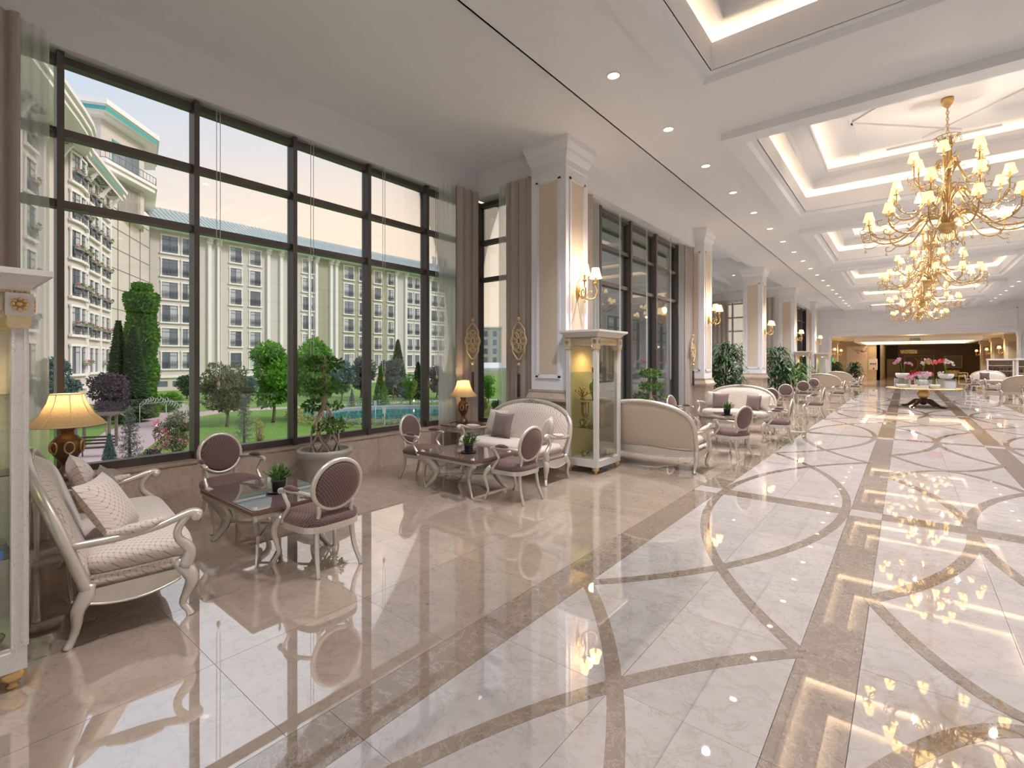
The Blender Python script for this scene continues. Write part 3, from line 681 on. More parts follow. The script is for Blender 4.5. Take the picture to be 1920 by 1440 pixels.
def cordset(x, y, zm, label, rz=0, ztop=ZL):
    t = thing('curtain_medallion', label, 'curtain ornament', (x, y, zm), rz)
    MB().tube([(0, 0, .40), (0, 0, ztop-zm)], .006, 6, 1).build('cord', M['cord'], t)
    for z in (.38, -.40): MB().ball((0, 0, z), .035, 8, 6).build('bead', M['gilt'], t)
    m = MB(); a, b = .175, .27
    m.tube([(a*(1+.10*cos(8*q))*sin(q)*(.9), 0, (b*cos(q))*(1.0+.18*abs(cos(q))**6)) for q in [2*pi*i/32 for i in range(32)]], .014, 6, 1, closed=True)
    for i in range(8):
        q = 2*pi*i/8; m.tube([(.085*sin(q)+.055*sin(w), .0, .12*cos(q)+.062*cos(w)) for w in [2*pi*j/12 for j in range(12)]], .009, 5, 1, closed=True)
    m.tube([(.045*sin(w), 0, .05*cos(w)) for w in [2*pi*j/12 for j in range(12)]], .012, 5, 1, closed=True)
    m.tube([(.14*sin(w), 0, .20*cos(w)) for w in [2*pi*j/24 for j in range(24)]], .008, 5, 1, closed=True)
    m.build('filigree_plate', M['gilt'], t)
    MB().tube([(0, 0, -.30), (0, 0, -.62)], .006, 6, 1).build('cord', M['cord'], t)
    MB().lathe([(.012, -.95), (.028, -.93), (.024, -.62), (.03, -.58), (.01, -.55)], 10).build('tassel', M['tassel'], t)
    return t
cordset(-5.10, 6.46, 2.04, 'gold filigree medallion with dark tassel on the curtain beside the first column')
cordset(-6.02, 6.30, 2.06, 'gold filigree medallion hanging above the table lamp', R(82))
cordset(-4.38, 13.05, 2.0, 'gold medallion with red tassel on the curtain beside the second column', R(90))
cordset(-7.35, 26.35, 1.75, 'gold medallion hanging between the second and third columns', 0, ZS)
cordset(-5.3, 26.35, 1.75, 'gold medallion hanging between the third and fourth columns', 0, ZS)
for y in (2.25, 3.42, 4.6, 5.7):
    t = thing('blind_cord', 'thin bead cord of a roller blind hanging down the big window', 'cord', (-6.33, y, 0), 0, 'blind cords on the first big window')
    MB().tube([(0, 0, 4.72), (0, .0, 1.55), (0, .02, 1.45), (0, .04, 1.55), (0, .04, 4.72)], .004, 4, 1).build('cord', M['whiteceram'], t)
    MB().ball((0, .02, 1.42), .022, 8, 6, (1, 1, 1.8)).build('weight', M['gilt'], t)
for y in (8.9, 10.2, 11.6):
    t = thing('blind_cord', 'thin bead cord of a roller blind hanging down the dark glazing', 'cord', (-4.45, y, 0), 0, 'blind cords on the dark glazing')
    MB().tube([(0, 0, 4.72), (0, .0, 1.3), (0, .03, 1.25), (0, .05, 1.3), (0, .05, 4.72)], .005, 4, 1).build('cord', M['whiteceram'], t)
# ================================================================== CHAIRS
def make_chair():
    t = thing('armchair', 'x', 'armchair')
    for s in (-1, 1):
        MB().tube([(s*.235, .19, .40), (s*.265, .235, .35), (s*.282, .255, .28), (s*.265, .24, .18), (s*.255, .225, .10), (s*.272, .25, .035), (s*.278, .262, 0)], [.034, .034, .027, .019, .0145, .015, .020], 8, 4).build('leg', M['silver'], t)
        MB().tube([(s*.155, -.195, .42), (s*.158, -.205, .30), (s*.168, -.225, .16), (s*.185, -.275, .04), (s*.19, -.29, 0)], [.021, .022, .020, .018, .018], 4, 4, up=(0, 1, 0)).build('leg', M['silver'], t)
    def outl(k, e=0):
        L = []
        for i in range(28):
            q = 2*pi*i/28; cx, sy = cos(q), sin(q)
            x = (abs(cx)**.55)*(1 if cx > 0 else -1); y = (abs(sy)**.55)*(1 if sy > 0 else -1)
            w = .235+.045*(y+1)/2; L.append((x*w*k, y*.235*k-.005))
        return L
    MB().prism(outl(1.04), .335, .385).build('seat_rail', M['silver'], t)
    c = MB(); n = 28
    lay = [(1.02, .385), (1.045, .41), (1.02, .44), (.9, .462), (.65, .475), (.3, .48)]
    vs = [(x, y, z) for k, z in lay for x, y in outl(k)]; fs = [(j*n+i, j*n+(i+1) % n, (j+1)*n+(i+1) % n, (j+1)*n+i) for j in range(len(lay)-1) for i in range(n)]+[tuple(5*n+i for i in range(n))]
    c.add(vs, fs); c.build('seat', M['fab_m'], t)
    B = Matrix.Translation((0, -.245, .700)) @ Matrix.Rotation(R(-11), 4, 'X').inverted().transposed() if False else Matrix.Translation((0, -.245, .700)) @ Matrix.Rotation(R(11), 4, 'X')
    f = MB(); f.tube([(.208*cos(q), 0, .205*sin(q)) for q in [2*pi*i/28 for i in range(28)]], .021, 8, 1, closed=True); f.xf(0, B)
    for s in (-1, 1): f.tube([(s*.155, -.2, .40), (s*.142, -.212, .47), (s*.15, -.225, .55)], [.021, .019, .018], 6, 3)
    f.build('back_frame', M['silver'], t)
    p = MB()
    for sg in (-1, 1):
        k = len(p.v); pr = [(.196, 0.004), (.196, .016), (.17, .026), (.1, .034), (.0001, .037)]
        p.lathe(pr, 28, close=False)
        for i in range(k, len(p.v)): x, y, z = p.v[i]; p.v[i] = (x, sg*z, y*.985)
    p.xf(0, B); p.build('backrest', M['fab_m'], t)
    for s in (-1, 1):
        a = MB().tube([(s*.196, -.225, .640), (s*.24, -.12, .652), (s*.272, .0, .655), (s*.282, .10, .650), (s*.285, .135, .638), (s*.285, .125, .618)], [.016, .015, .016, .018, .024, .014], 8, 4)
        a.tube([(s*.282, .105, .645), (s*.277, .06, .58), (s*.262, .04, .52), (s*.262, .09, .45), (s*.262, .15, .37)], [.017, .015, .016, .019, .024], 8, 4)
        a.build('arm', M['silver'], t)
        MB().tube([(s*.246, -.10, .668), (s*.262, -.04, .676), (s*.274, .02, .677), (s*.281, .075, .667)], [.012, .025, .025, .012], 8, 4).build('arm_pad', M['fab_m'], t)
    return t
chair0 = make_chair(); used = [0]
def chair(x, y, rz, label, sc=1.0):
    c = chair0
    if used[0]: c = dup(chair0, (x, y, 0), R(rz))
    else: chair0.location = (x, y, 0); chair0.rotation_euler.z = R(rz)
    used[0] = 1; c['label'] = label; c['group'] = 'mauve oval-backed armchairs'; c.scale = (sc, sc, sc); return c
chair(-3.84, 2.17, 90, 'oval-backed mauve armchair at the near glass table, its back turned to the viewer')
chair(-5.54, 2.10, -88, 'oval-backed mauve armchair between the near glass table and the window')
chair(-5.42, 4.64, -80, 'oval-backed mauve armchair left of the second glass table, by the window')
chair(-3.76, 4.70, 88, 'oval-backed mauve armchair right of the second glass table')
chair(-2.42, 9.25, 66, 'oval-backed mauve armchair at the round table, nearest to the viewer')
chair(-2.10, 11.45, 95, 'oval-backed mauve armchair on the aisle side behind the round table')
chair(-3.95, 11.0, -95, 'oval-backed mauve armchair between the round table and the dark glazing')
chair(-4.5, 14.0, 200, 'oval-backed armchair half hidden behind the sofa and the potted plants')
chair(-3.05, 15.9, 5, 'oval-backed armchair showing its dark back behind the round-table sofa')
chair(-3.15, 18.5, 185, 'oval-backed armchair facing the dark-backed one across a small table')
chair(-2.14, 17.0, 92, 'oval-backed armchair in side view beyond the two facing chairs, on the aisle')
chair(-3.16, 22.4, 5, 'oval-backed armchair showing its brown back in the third seating group')
chair(-3.20, 25.4, 185, 'oval-backed armchair facing the viewer before the plain beige sofa back')
chair(-2.16, 23.5, 92, 'oval-backed armchair in side view before the plain beige sofa back')
chair(-2.05, 30.0, 88, 'silver oval-backed armchair on the left aisle, second farthest')
chair(-2.05, 32.6, 88, 'silver oval-backed armchair on the left aisle, the farthest')
chair(3.0, 39.2, -90, 'oval-backed armchair on the right side, the farthest on the aisle')
chair(3.02, 36.3, -90, 'oval-backed armchair on the right side, middle of the three in the aisle')
chair(3.06, 30.4, -90, 'oval-backed armchair on the right side, nearest of the three in the aisle')
chair(4.0, 28.9, 5, 'oval-backed armchair at the right picture edge showing its wide mauve back')
chair(3.75, 26.6, 175, 'oval-backed armchair cut off by the right picture edge')
# ================================================================== SOFAS
def sofa_mesh():
    t = thing('sofa', 'x', 'sofa')
    hw = .80
    def ztop(x, w=hw, zt=1.09, zb=.62): return zb+(zt-zb)*max(0, 1-abs(x/w)**2.5)**.55
    def yb(x, z, hw_=hw): return -.25-.33*(z-.33)+.03*(abs(x)/hw_)**3
    # arch frame
    P = [(-hw, .30), (-hw, .45), (-hw-.005, .58)]
    for i in range(1, 26):
        q = pi-pi*i/26; P.append((hw*cos(q)*1.0, .62+.45*abs(sin(q))**.72))
    P += [(hw+.005, .58), (hw, .45), (hw, .30)]
    f = MB().tube([(x, yb(x, z), z) for x, z in P], [.034]*len(P), 8, 2); f.tube([(-hw, yb(-hw, .3), .31), (0, yb(0, .31), .31), (hw, yb(hw, .31), .31)], .034, 4, 6)
    f.build('back_frame', M['silver'], t)
    o = MB()
    for s in (-1, 1):
        for a in (0, 1, 2): o.tube([(s*(.03+.05*a+.03*cos(w)), yb(0, 1.07)+.035, 1.075-.012*a+.022*sin(w)) for w in [i*5.2/8 for i in range(9)]], .007, 5, 2)
    o.ball((0, yb(0, 1.07)+.035, 1.085), .022, 8, 6); o.build('crest_carving', M['silver'], t)
    def zi(x): 
        u = min(1, abs(x)/(hw-.02)); return .60+.445*max(0, 1-u**2)**.36
    for sg, nm, mt, bul in ((1, 'backrest', 'fab_c', .09), (-1, 'back_panel', 'fab_back', .015)):
        g = MB()
        def fn(u, v):
            x = (u*2-1)*(hw-.025); z = .32+(zi(x)-.32)*v; b = (1-(2*u-1)**4)*(1-(2*v-1)**6)
            return (x, yb(x, z)+sg*(.012+bul*max(0, b)**.6), z)
        g.grid(fn, 34, 12, flip=sg > 0); g.build(nm, M[mt], t)
    for s in (-1, 1):
        MB().tube([(s*.76, .24, .36), (s*.80, .285, .31), (s*.825, .31, .24), (s*.80, .285, .15), (s*.785, .265, .08), (s*.805, .295, .03), (s*.815, .305, 0)], [.05, .05, .040, .028, .021, .021, .026], 8, 4).build('leg', M['silver'], t)
        MB().tube([(s*.79, -.21, .36), (s*.80, -.225, .29), (s*.81, -.26, .22), (s*.79, -.265, .13), (s*.785, -.285, .05), (s*.795, -.31, 0)], [.036, .045, .036, .026, .021, .024], 8, 4).build('leg', M['silver'], t)
    ap = MB()
    def scal(n, p0, p1, th, outw):
        p0, p1 = Vector(p0), Vector(p1); nrm = Vector(outw)
        def g(off):
            def f_(u, v):
                q = p0+(p1-p0)*u+nrm*(.02*sin(pi*u)*0+off); zb = .235-.03*(.5-.5*cos(2*pi*n*u))+.03*(1-sin(pi*u)) if n else .24; zb = .262-.055*abs(sin(pi*n*u))**.8
                return (q.x, q.y, zb+(.325-zb)*v)
            return f_
        ap.grid(g(.0), 24, 1); ap.grid(g(-.03), 24, 1, flip=True)
        ap.tube([(p0+(p1-p0)*u+nrm*.004).to_tuple()[:2]+(.262-.055*abs(sin(pi*n*u))**.8,) for u in [i/24 for i in range(25)]], .008, 5, 1)
    scal(3, (-.77, .285, 0), (.77, .285, 0), .03, (0, 1, 0)); scal(1, (.805, -.25, 0), (.805, .25, 0), .03, (1, 0, 0)); scal(1, (-.805, .25, 0), (-.805, -.25, 0), .03, (-1, 0, 0)); scal(1, (.77, -.28, 0), (-.77, -.28, 0), .03, (0, -1, 0))
    ap.build('apron', M['silver'], t)
    def slabm(x0, x1, y0, y1, z0, z1, r, puff=0):
        m = MB(); nu = 40; prof = [(0, z0), (r*.6, z0+.0), (r, z0+r), (r, (z0+z1)/2), (r, z1-r), (r*.5, z1-r*.15), (-.04, z1+puff*.4), (-.2, z1+puff)]
        prof = [(-.1, z0), (-.01, z0), (0, z0+r*.5), (.012, (z0+z1)/2), (0, z1-r*.5), (-.015, z1-.005), (-.08, z1+puff*.5), (-.22, z1+puff)]
        cx_, cy_, hx_, hy_ = (x0+x1)/2, (y0+y1)/2, (x1-x0)/2, (y1-y0)/2; L = []
        for d, z in prof:
            for i in range(nu):
                q = 2*pi*i/nu; a, b = cos(q), sin(q); e = .22
                x = (abs(a)**e)*(1 if a > 0 else -1); y = (abs(b)**e)*(1 if b > 0 else -1)
                L.append((cx_+x*(hx_+d), cy_+y*max(.02, hy_+d), z))
        k = len(prof); m.add(L, [(j*nu+i, j*nu+(i+1) % nu, (j+1)*nu+(i+1) % nu, (j+1)*nu+i) for j in range(k-1) for i in range(nu)]+[tuple((k-1)*nu+i for i in range(nu)), tuple(range(nu-1, -1, -1))]); return m
    slabm(-.775, .775, -.26, .29, .315, .385, .02).build('seat_base', M['fab_c'], t)
    slabm(-.735, .735, -.24, .345, .38, .50, .04, .025).build('seat_cushion', M['fab_c'], t)
    for s in (-1, 1):
        a = MB().tube([(s*.80, -.31, .605), (s*.825, -.08, .612), (s*.83, .10, .632), (s*.828, .22, .665), (s*.828, .30, .685), (s*.828, .345, .672), (s*.828, .345, .640)], [.024, .022, .022, .024, .030, .032, .02], 8, 4)
        a.tube([(s*.828, .285, .675), (s*.826, .235, .60), (s*.82, .235, .53), (s*.82, .30, .44), (s*.805, .275, .33)], [.026, .024, .026, .036, .045], 8, 4)
        a.ball((s*.828, .335, .662), .036, 10, 7, (1.1, 1, 1)); a.build('arm', M['silver'], t)
        MB().tube([(s*.81, -.13, .640), (s*.826, -.03, .648), (s*.83, .07, .66), (s*.829, .15, .682)], [.014, .033, .033, .014], 8, 4).build('arm_pad', M['fab_c'], t)
    return t
sofa0 = sofa_mesh(); su = [0]
def sofa(x, y, rz, label):
    c = sofa0
    if su[0]: c = dup(sofa0, (x, y, 0), R(rz))
    else: sofa0.location = (x, y, 0); sofa0.rotation_euler.z = R(rz)
    su[0] = 1; c['label'] = label; c['group'] = 'cream arched-back sofas'; return c
sofa(-4.575, .965, -7, 'cream lattice sofa in side view beside the near display cabinet')
sofa(-4.60, 5.70, 180, 'cream lattice sofa facing the viewer below the first column')
sofa(-3.25, 7.68, 0, 'cream sofa seen from behind, right of the middle glass cabinet')
sofa(-3.23, 12.75, 180, 'cream sofa facing the viewer across the round table')
sofa(-3.2, 28.25, 0, 'beige sofa back behind the side-view armchairs, left aisle')
sofa(-3.2, 34.8, 0, 'pale sofa with a white throw, farthest on the left')
sofa(4.15, 30.9, 0, 'beige sofa seen from behind at the right picture edge')
sofa(4.1, 43.0, 180, 'grey-white curved sofa on the right side beyond the aisle chairs')
bpy.data.objects.remove
def pillow_mesh():
    m = MB(); n = 12
    for sg in (1, -1):
        def fn(u, v):
            x, y = 2*u-1, 2*v-1; k = (1-abs(x)**3.0)*(1-abs(y)**3.0); pin = 1-.10*(1-abs(x)**2)*abs(y)**8-.0; px = x*(1-.09*(1-y*y)*abs(x)); py = y*(1-.09*(1-x*x)*abs(y))
            return (px*.215, sg*(.075*max(0, k)**.55), .215+py*.215)
        m.grid(fn, n, n, flip=sg > 0)
    return m
pm = pillow_mesh(); pmesh = {k: pm.mesh('pillow', M[k]) for k in ('fab_c', 'fab_mp')}
def pillow(x, y, z, rz, tilt, mat, label, sc=1.0):
    o = inst('pillow', pmesh[mat], None, (x, y, z)); o.rotation_euler = (R(tilt), 0, R(rz)); o.scale = (sc, sc, sc)
    tag(o, label, 'pillow', 'pillows on the sofas')
pillow(-5.08, .93, .52, -4, 20, 'fab_c', 'cream pillow at the far end of the side-view sofa', 1.05)
pillow(-4.86, 1.02, .52, -14, 20, 'fab_mp', 'mauve pillow between two cream ones on the side-view sofa', .85)
pillow(-4.17, .93, .515, -30, 30, 'fab_c', 'cream pillow leaning by the near arm of the side-view sofa', 1.05)
pillow(-5.06, 5.80, .52, 175, 14, 'fab_c', 'cream pillow on the sofa below the first column, left', .98)
pillow(-4.83, 5.66, .52, 178, 16, 'fab_mp', 'mauve pillow on the sofa below the first column', .92)
pillow(-4.05, 5.70, .52, 118, 16, 'fab_c', 'cream pillow behind the chair, right end of the sofa below the first column', .9)
pillow(-2.68, 7.72, .52, -62, 12, 'fab_c', 'cream pillow at the right end of the sofa seen from behind', .95)
pillow(-3.80, 12.78, .52, 165, 14, 'fab_c', 'cream pillow at the left end of the round-table sofa', .98)
pillow(-3.58, 12.64, .52, 188, 16, 'fab_mp', 'mauve pillow left on the round-table sofa', .9)
pillow(-2.86, 12.62, .52, 160, 18, 'fab_mp', 'mauve pillow right on the round-table sofa', .88)
pillow(-2.66, 12.68, .52, 140, 14, 'fab_c', 'cream pillow at the right end of the round-table sofa', .95)
pillow(3.9, 42.7, .52, 178, 12, 'fab_mp', 'dark pillow on the grey-white sofa on the right side', 1.1)
tag(MB().grid(lambda u, v: (-2.40+.03*sin(v*9), 34.58+.42*u, .70+.3*(1-v)*(1-.1*u)-.1*v), 8, 8).build('throw_blanket', M['whiteceram']), 'white throw over the end of the farthest left sofa', 'blanket')
# ================================================================== TABLES
def glass_table(x, y, w, d, h, label):
    t = thing('coffee_table', label, 'coffee table', (x, y, 0), 0, 'square glass-topped tables')
    MB().box(-w/2, w/2, -d/2, d/2, h-.035, h-.006).build('top_rim', M['woodrim'], t)
    MB().box(-w/2+.015, w/2-.015, -d/2+.015, d/2-.015, h-.006, h).build('glass_top', M['tabletop'], t)
    a = MB(); e = .03
    for s in (-1, 1): a.box(-w/2+e, w/2-e, s*(d/2-e)-.01, s*(d/2-e)+.01, h-.075, h-.045).box(s*(w/2-e)-.01, s*(w/2-e)+.01, -d/2+e, d/2-e, h-.075, h-.045)
    for s in (-1, 1): a.box(-.02, .02, s*(d/2-e)-.012, s*(d/2-e)+.012, h-.05, h-.03)
    a.build('apron', M['silver'], t)
    for sx in (-1, 1):
        for sy in (-1, 1):
            X, Y = w/2-.03, d/2-.03; k = lambda q: (sx*(X-q), sy*(Y-q*.55))
            q = [(0, h-.03), (.10, h-.10), (.19, h-.22), (.20, .20), (.13, .08), (.06, .0)]
            MB().tube([(*k(a_), z_) for a_, z_ in q], [.085, .095, .08, .06, .045, .03], 4, 5, up=(sx*.9, sy*.45, .0), flat=.30).build('leg', M['silver'], t)
    MB().tube([(-w/2+.22, -d/2+.14, .19), (0, 0, .185), (w/2-.22, d/2-.14, .19)], .011, 6, 2).build('stretcher', M['silver'], t)
    MB().tube([(w/2-.22, -d/2+.14, .19), (0, 0, .185), (-w/2+.22, d/2-.14, .19)], .011, 6, 2).build('stretcher', M['silver'], t)
    return t
glass_table(-4.61, 2.09, 1.12, .78, .49, 'square glass-topped table between the two nearest armchairs')
glass_table(-4.57, 4.65, 1.06, .80, .49, 'square glass-topped table in front of the sofa below the first column')
def succulent(x, y, z, label, sc=1.0):
    t = thing('potted_succulent', label, 'potted plant', (x, y, z)); t.scale = (sc,)*3
    MB().lathe([(.0001, .0), (.085, .001), (.10, .012), (.104, .017), (.09, .014), (.0001, .012)], 20).build('saucer', M['black'], t)
    MB().lathe([(.04, .012), (.052, .02), (.058, .095), (.062, .10), (.062, .115), (.054, .115), (.05, .09), (.0001, .09)], 18).build('pot', M['black'], t)
    m = MB()
    for i in range(34):
        a = rnd.uniform(0, 2*pi); el = rnd.uniform(.5, 1.45); L = rnd.uniform(.07, .15); b = Vector((.02*cos(a), .02*sin(a), .095)); d = Vector((cos(a)*cos(el), sin(a)*cos(el), sin(el)))
        m.tube([b, b+d*L*.6], .0035, 4, 1)
        for k in range(5):
            p = b+d*L*(.4+.13*k); a2 = a+rnd.uniform(-2, 2); dd = (d+Vector((cos(a2), sin(a2), .2))*.8).normalized(); sd = dd.cross(Vector((0, 0, 1))).normalized()*.011
            m.add([p, p+dd*.02+sd, p+dd*.045, p+dd*.02-sd], [(0, 1, 2, 3)])
    m.build('leaves', M['lf_ficus'], t); return t
succulent(-4.50, 2.12, .49, 'small succulent in black pot on the nearest glass table', 1.05)
succulent(-4.47, 4.60, .49, 'small succulent in black pot on the second glass table', 1.05)
succulent(-2.82, 10.42, .60, 'small spiky plant in black pot on the round table', 1.1)
t = thing('round_table', 'round grey-topped table with fluted edge between sofa and chairs', 'table', (-2.82, 10.42, 0))
MB().lathe([(.0001, .57), (.56, .57), (.58, .585), (.56, .60), (.0001, .60)], 40).build('top', M['tabletop'], t)
m = MB(); m.lathe([(.50, .48), (.53, .485), (.53, .565), (.5, .57)], 40, close=False)
for i in range(60): q = 2*pi*i/60; m.box(-.004, .004, .525, .54, .49, .565); m.xf(len(m.v)-8, Matrix.Rotation(q, 4, 'Z'))
m.build('fluted_apron', M['silver'], t)
for i in range(4): q = pi/4+i*pi/2; MB().lathe([(.018, 0), (.02, .05), (.03, .3), (.035, .44), (.045, .46), (.045, .5)], 10, .40*cos(q), .40*sin(q)).build('leg', M['silver'], t)
def small_table(x, y, label):
    t = thing('side_table', label, 'side table', (x, y, 0))
    MB().prism([(-.30, -.28), (-.24, -.34), (.24, -.34), (.30, -.28), (.30, .28), (.24, .34), (-.24, .34), (-.30, .28)], .60, .62).build('top', M['woodrim'], t)
    m = MB(); m.box(-.26, .26, -.30, .30, .51, .60)
    for i in range(22): m.box(-.25+.0235*i, -.238+.0235*i, -.31, .31, .515, .595)
    for i in range(25): m.box(-.27, .27, -.29+.0235*i, -.278+.0235*i, .515, .595)
    m.build('fluted_apron', M['silver'], t)
    for sx in (-1, 1):
        for sy in (-1, 1): MB().lathe([(.012, 0), (.014, .03), (.022, .4), (.026, .46), (.032, .48), (.032, .52)], 8, sx*.23, sy*.27).build('leg', M['silver'], t)
    return t
small_table(-5.92, 5.98, 'fluted side table under the lamp in the window corner')
small_table(-5.95, .92, 'fluted side table behind the side-view sofa, under the wide lamp')
small_table(-3.05, 17.2, 'small square table between the two facing armchairs')
small_table(-3.15, 23.9, 'small square table in the third seating group')
small_table(3.9, 27.8, 'small square table by the right picture edge')
def table_lamp(x, y, z, label, h1=.36, rs=.25, e=6):
    t = thing('table_lamp', label, 'lamp', (x, y, z))
    MB().lathe([(.085, 0), (.09, .02), (.075, .05), (.06, .07), (.035, .10), (.032, .13), (.05, .16), (.085, .22), (.10, .28), (.095, .33), (.07, .37), (.045, .39), (.042, .42), (.06, .445), (.05, .455), (.01, .46), (.008, .53)], 20).build('base', M['brownresin'], t)
    m = MB()
    for i in range(6):
        q = 2*pi*i/6; m.tube([(.095*cos(q)+.03*cos(w)*-sin(q), .095*sin(q)+.03*cos(w)*cos(q), .28+.05*sin(w)) for w in [2*pi*j/10 for j in range(10)]], .007, 5, 1, closed=True)
    m.build('carved_rosettes', M['gold'], t)
    n = 8; pr = [(.235, .47), (.225, .49), (.165, .56), (.12, .66), (.10, .74)]
    s = MB(); s.lathe(pr, 32, close=False); s.build('lamp_shade', M['bigshade'], t)
    b = MB(); b.tube([(.236*cos(q), .236*sin(q), .47) for q in [2*pi*i/32 for i in range(32)]], .005, 5, 1, closed=True).tube([(.10*cos(q), .10*sin(q), .74) for q in [2*pi*i/32 for i in range(32)]], .005, 5, 1, closed=True)
    for i in range(n): q = 2*pi*i/n; b.tube([((r+.001)*cos(q), (r+.001)*sin(q), zz) for r, zz in pr], .003, 4, 1)
    b.build('shade_trim', M['gilt'], t)
    MB().ball((0, 0, .62), .03, 8, 6).build('bulb', M['lantern'], t)
    lamp('lamp_light', 'POINT', (0, 0, .66), e, (1, .66, .32), parent=t, shadow_soft_size=.04)
    return t
l1 = table_lamp(-5.98, 6.02, .62, 'cream-shaded lamp on the side table in the window corner')
l2 = table_lamp(-5.98, .88, .62, 'wide-shaded carved brown lamp behind the side-view sofa'); l2.scale = (1.18, 1.18, 1.05)
tag(MB().tube([(-6.12, 5.85, .625), (-6.05, 5.8, .64), (-5.98, 5.82, .66), (-5.95, 5.86, .645)], .008, 6).build('telephone_cord', M['black']), 'small dark object on the corner side table beside the lamp', 'cord')
# ================================================================== DISPLAY CABINETS
def make_cabinet():
    t = thing('display_cabinet', 'x', 'display cabinet')
    hx, hy, H_ = .27, .38, 2.17
    b = MB(); b.box(-hx, hx, -hy, hy, .10, .20).box(-hx+.02, hx-.02, -hy+.02, hy-.02, .2, .215); b.build('base', M['crackle'], t)
    for sx in (-1, 1):
        for sy in (-1, 1):
            MB().lathe([(.0001, 0), (.022, .0), (.028, .012), (.018, .028), (.03, .04), (.055, .06), (.05, .09), (.03, .105)], 14, sx*(hx-.05), sy*(hy-.05)).build('foot', M['gold'], t)
            p = MB(); X, Y = sx*(hx-.03), sy*(hy-.03); p.box(X-.03, X+.03, Y-.03, Y+.03, .2, 1.93)
            for d in (-.022, .022):
                p.box(X+sx*.030, X+sx*.036, Y+d-.006, Y+d+.006, .22, 1.92).box(X+d-.006, X+d+.006, Y+sy*.030, Y+sy*.036, .22, 1.92)
            o = p.build('post', M['crackle'], t)
            MB().frustum((X-.034, X+.034, Y-.034, Y+.034), (X-.046, X+.046, Y-.046, Y+.046), 1.87, 1.89).box(X-.046, X+.046, Y-.046, Y+.046, 1.89, 1.935).build('post_cap', M['gilt'], t)
            MB().box(X-.052, X+.052, Y-.052, Y+.052, 1.935, 2.05).build('corner_block', M['crackle'], t)
            r = MB()
            for ax in (0, 1):
                for i in range(9):
                    q = 2*pi*i/8; rr = .026 if i < 8 else 0
                    c = (X+sx*.054, Y+rr*cos(q), 1.992+rr*sin(q)) if ax == 0 else (X+rr*cos(q), Y+sy*.054, 1.992+rr*sin(q))
                    r.ball(c, .0115 if i < 8 else .014, 6, 4)
            r.build('rosette', M['gold'], t)
    f = MB(); f.box(-hx+.02, hx-.02, -hy+.02, hy-.02, 1.945, 2.05); f.build('frieze', M['crackle'], t)
    g = MB()
    for sy in (-1, 1):
        g.box(-hx+.09, hx-.09, sy*(hy-.01), sy*(hy-.02), 1.96, 2.03)
        for i in range(6): g.tube([(-.15+.06*i+.028*cos(w), sy*(hy-.006), 1.995+.024*sin(w)) for w in [2*pi*j/10 for j in range(10)]], .005, 4, 1, closed=True)
    for sx in (-1, 1):
        g.box(sx*(hx-.01), sx*(hx-.02), -hy+.09, hy-.09, 1.96, 2.03)
        for i in range(9): g.tube([(sx*(hx-.006), -.24+.06*i+.028*cos(w), 1.995+.024*sin(w)) for w in [2*pi*j/10 for j in range(10)]], .005, 4, 1, closed=True)
    g.build('guilloche_band', M['gilt'], t)
    c = MB()
    for o0, o1, z0, z1 in ((-.0, .01, 2.05, 2.065), (.01, .03, 2.065, 2.10), (.03, .085, 2.10, 2.14), (.09, .09, 2.14, 2.17)): c.frustum((-hx-o0, hx+o0, -hy-o0, hy+o0), (-hx-o1, hx+o1, -hy-o1, hy+o1), z0, z1)
    c.build('cornice', M['crackle'], t)
    d = MB()
    for i in range(44): d.box(-hx-.012, hx+.012, -hy+.0+i*.01745, -hy+.011+i*.01745, 2.05, 2.064)
    for i in range(30): d.box(-hx+i*.0183, -hx+.011+i*.0183, -hy-.012, hy+.012, 2.05, 2.064)
    d.build('bead_row', M['gold'], t)
    for s in (-1, 1):
        MB().box(-hx+.06, hx-.06, s*(hy-.035)-.003, s*(hy-.035)+.003, .2, 1.945).build('glass_pane', M['cabglass'], t)
        MB().box(s*(hx-.035)-.003, s*(hx-.035)+.003, -hy+.06, hy-.06, .2, 1.945).build('glass_pane', M['cabglass'], t)
    for z in (.68, 1.11, 1.53): MB().box(-hx+.045, hx-.045, -hy+.045, hy-.045, z-.006, z).build('shelf', M['shelfglass'], t)
    MB().box(-hx+.045, -hx+.055, -hy+.06, hy-.06, .22, 1.94).build('back_panel', M['goldback'], t)
    MB().lathe([(.03, 0), (.035, -.012)], 12, 0, 0, 1.94).build('lamp_fitting', M['lens'], t)
    l = lamp('cabinet_light', 'SPOT', (0, 0, 1.90), 15, (1, .76, .42), (0, 0, 0), parent=t, spot_size=R(160), spot_blend=1, shadow_soft_size=.08)
    return t
cab0 = make_cabinet(); cab0.location = (-3.83, 6.77, 0); cab0['label'] = 'lit glass display cabinet in front of the first column'; cab0['group'] = 'white and gold glass display cabinets'
dup(cab0, (-3.83, -.01, 0), 0, 'white crackled display cabinet cut off by the left picture edge')
dup(cab0, (-3.83, 27.1, 0), 0, 'glass display cabinet behind the palms at the fourth column')
dup(cab0, (-3.83, 33.9, 0), 0, 'glass display cabinet at the farthest left column')
def vessel(name, prof, mat, x, y, z, label, cat, n=16, sc=1.0):
    m = MB().lathe([(r*sc, h*sc) for r, h in prof], n); return tag(m.build(name, M[mat], None, (x, y, z)), label, cat)
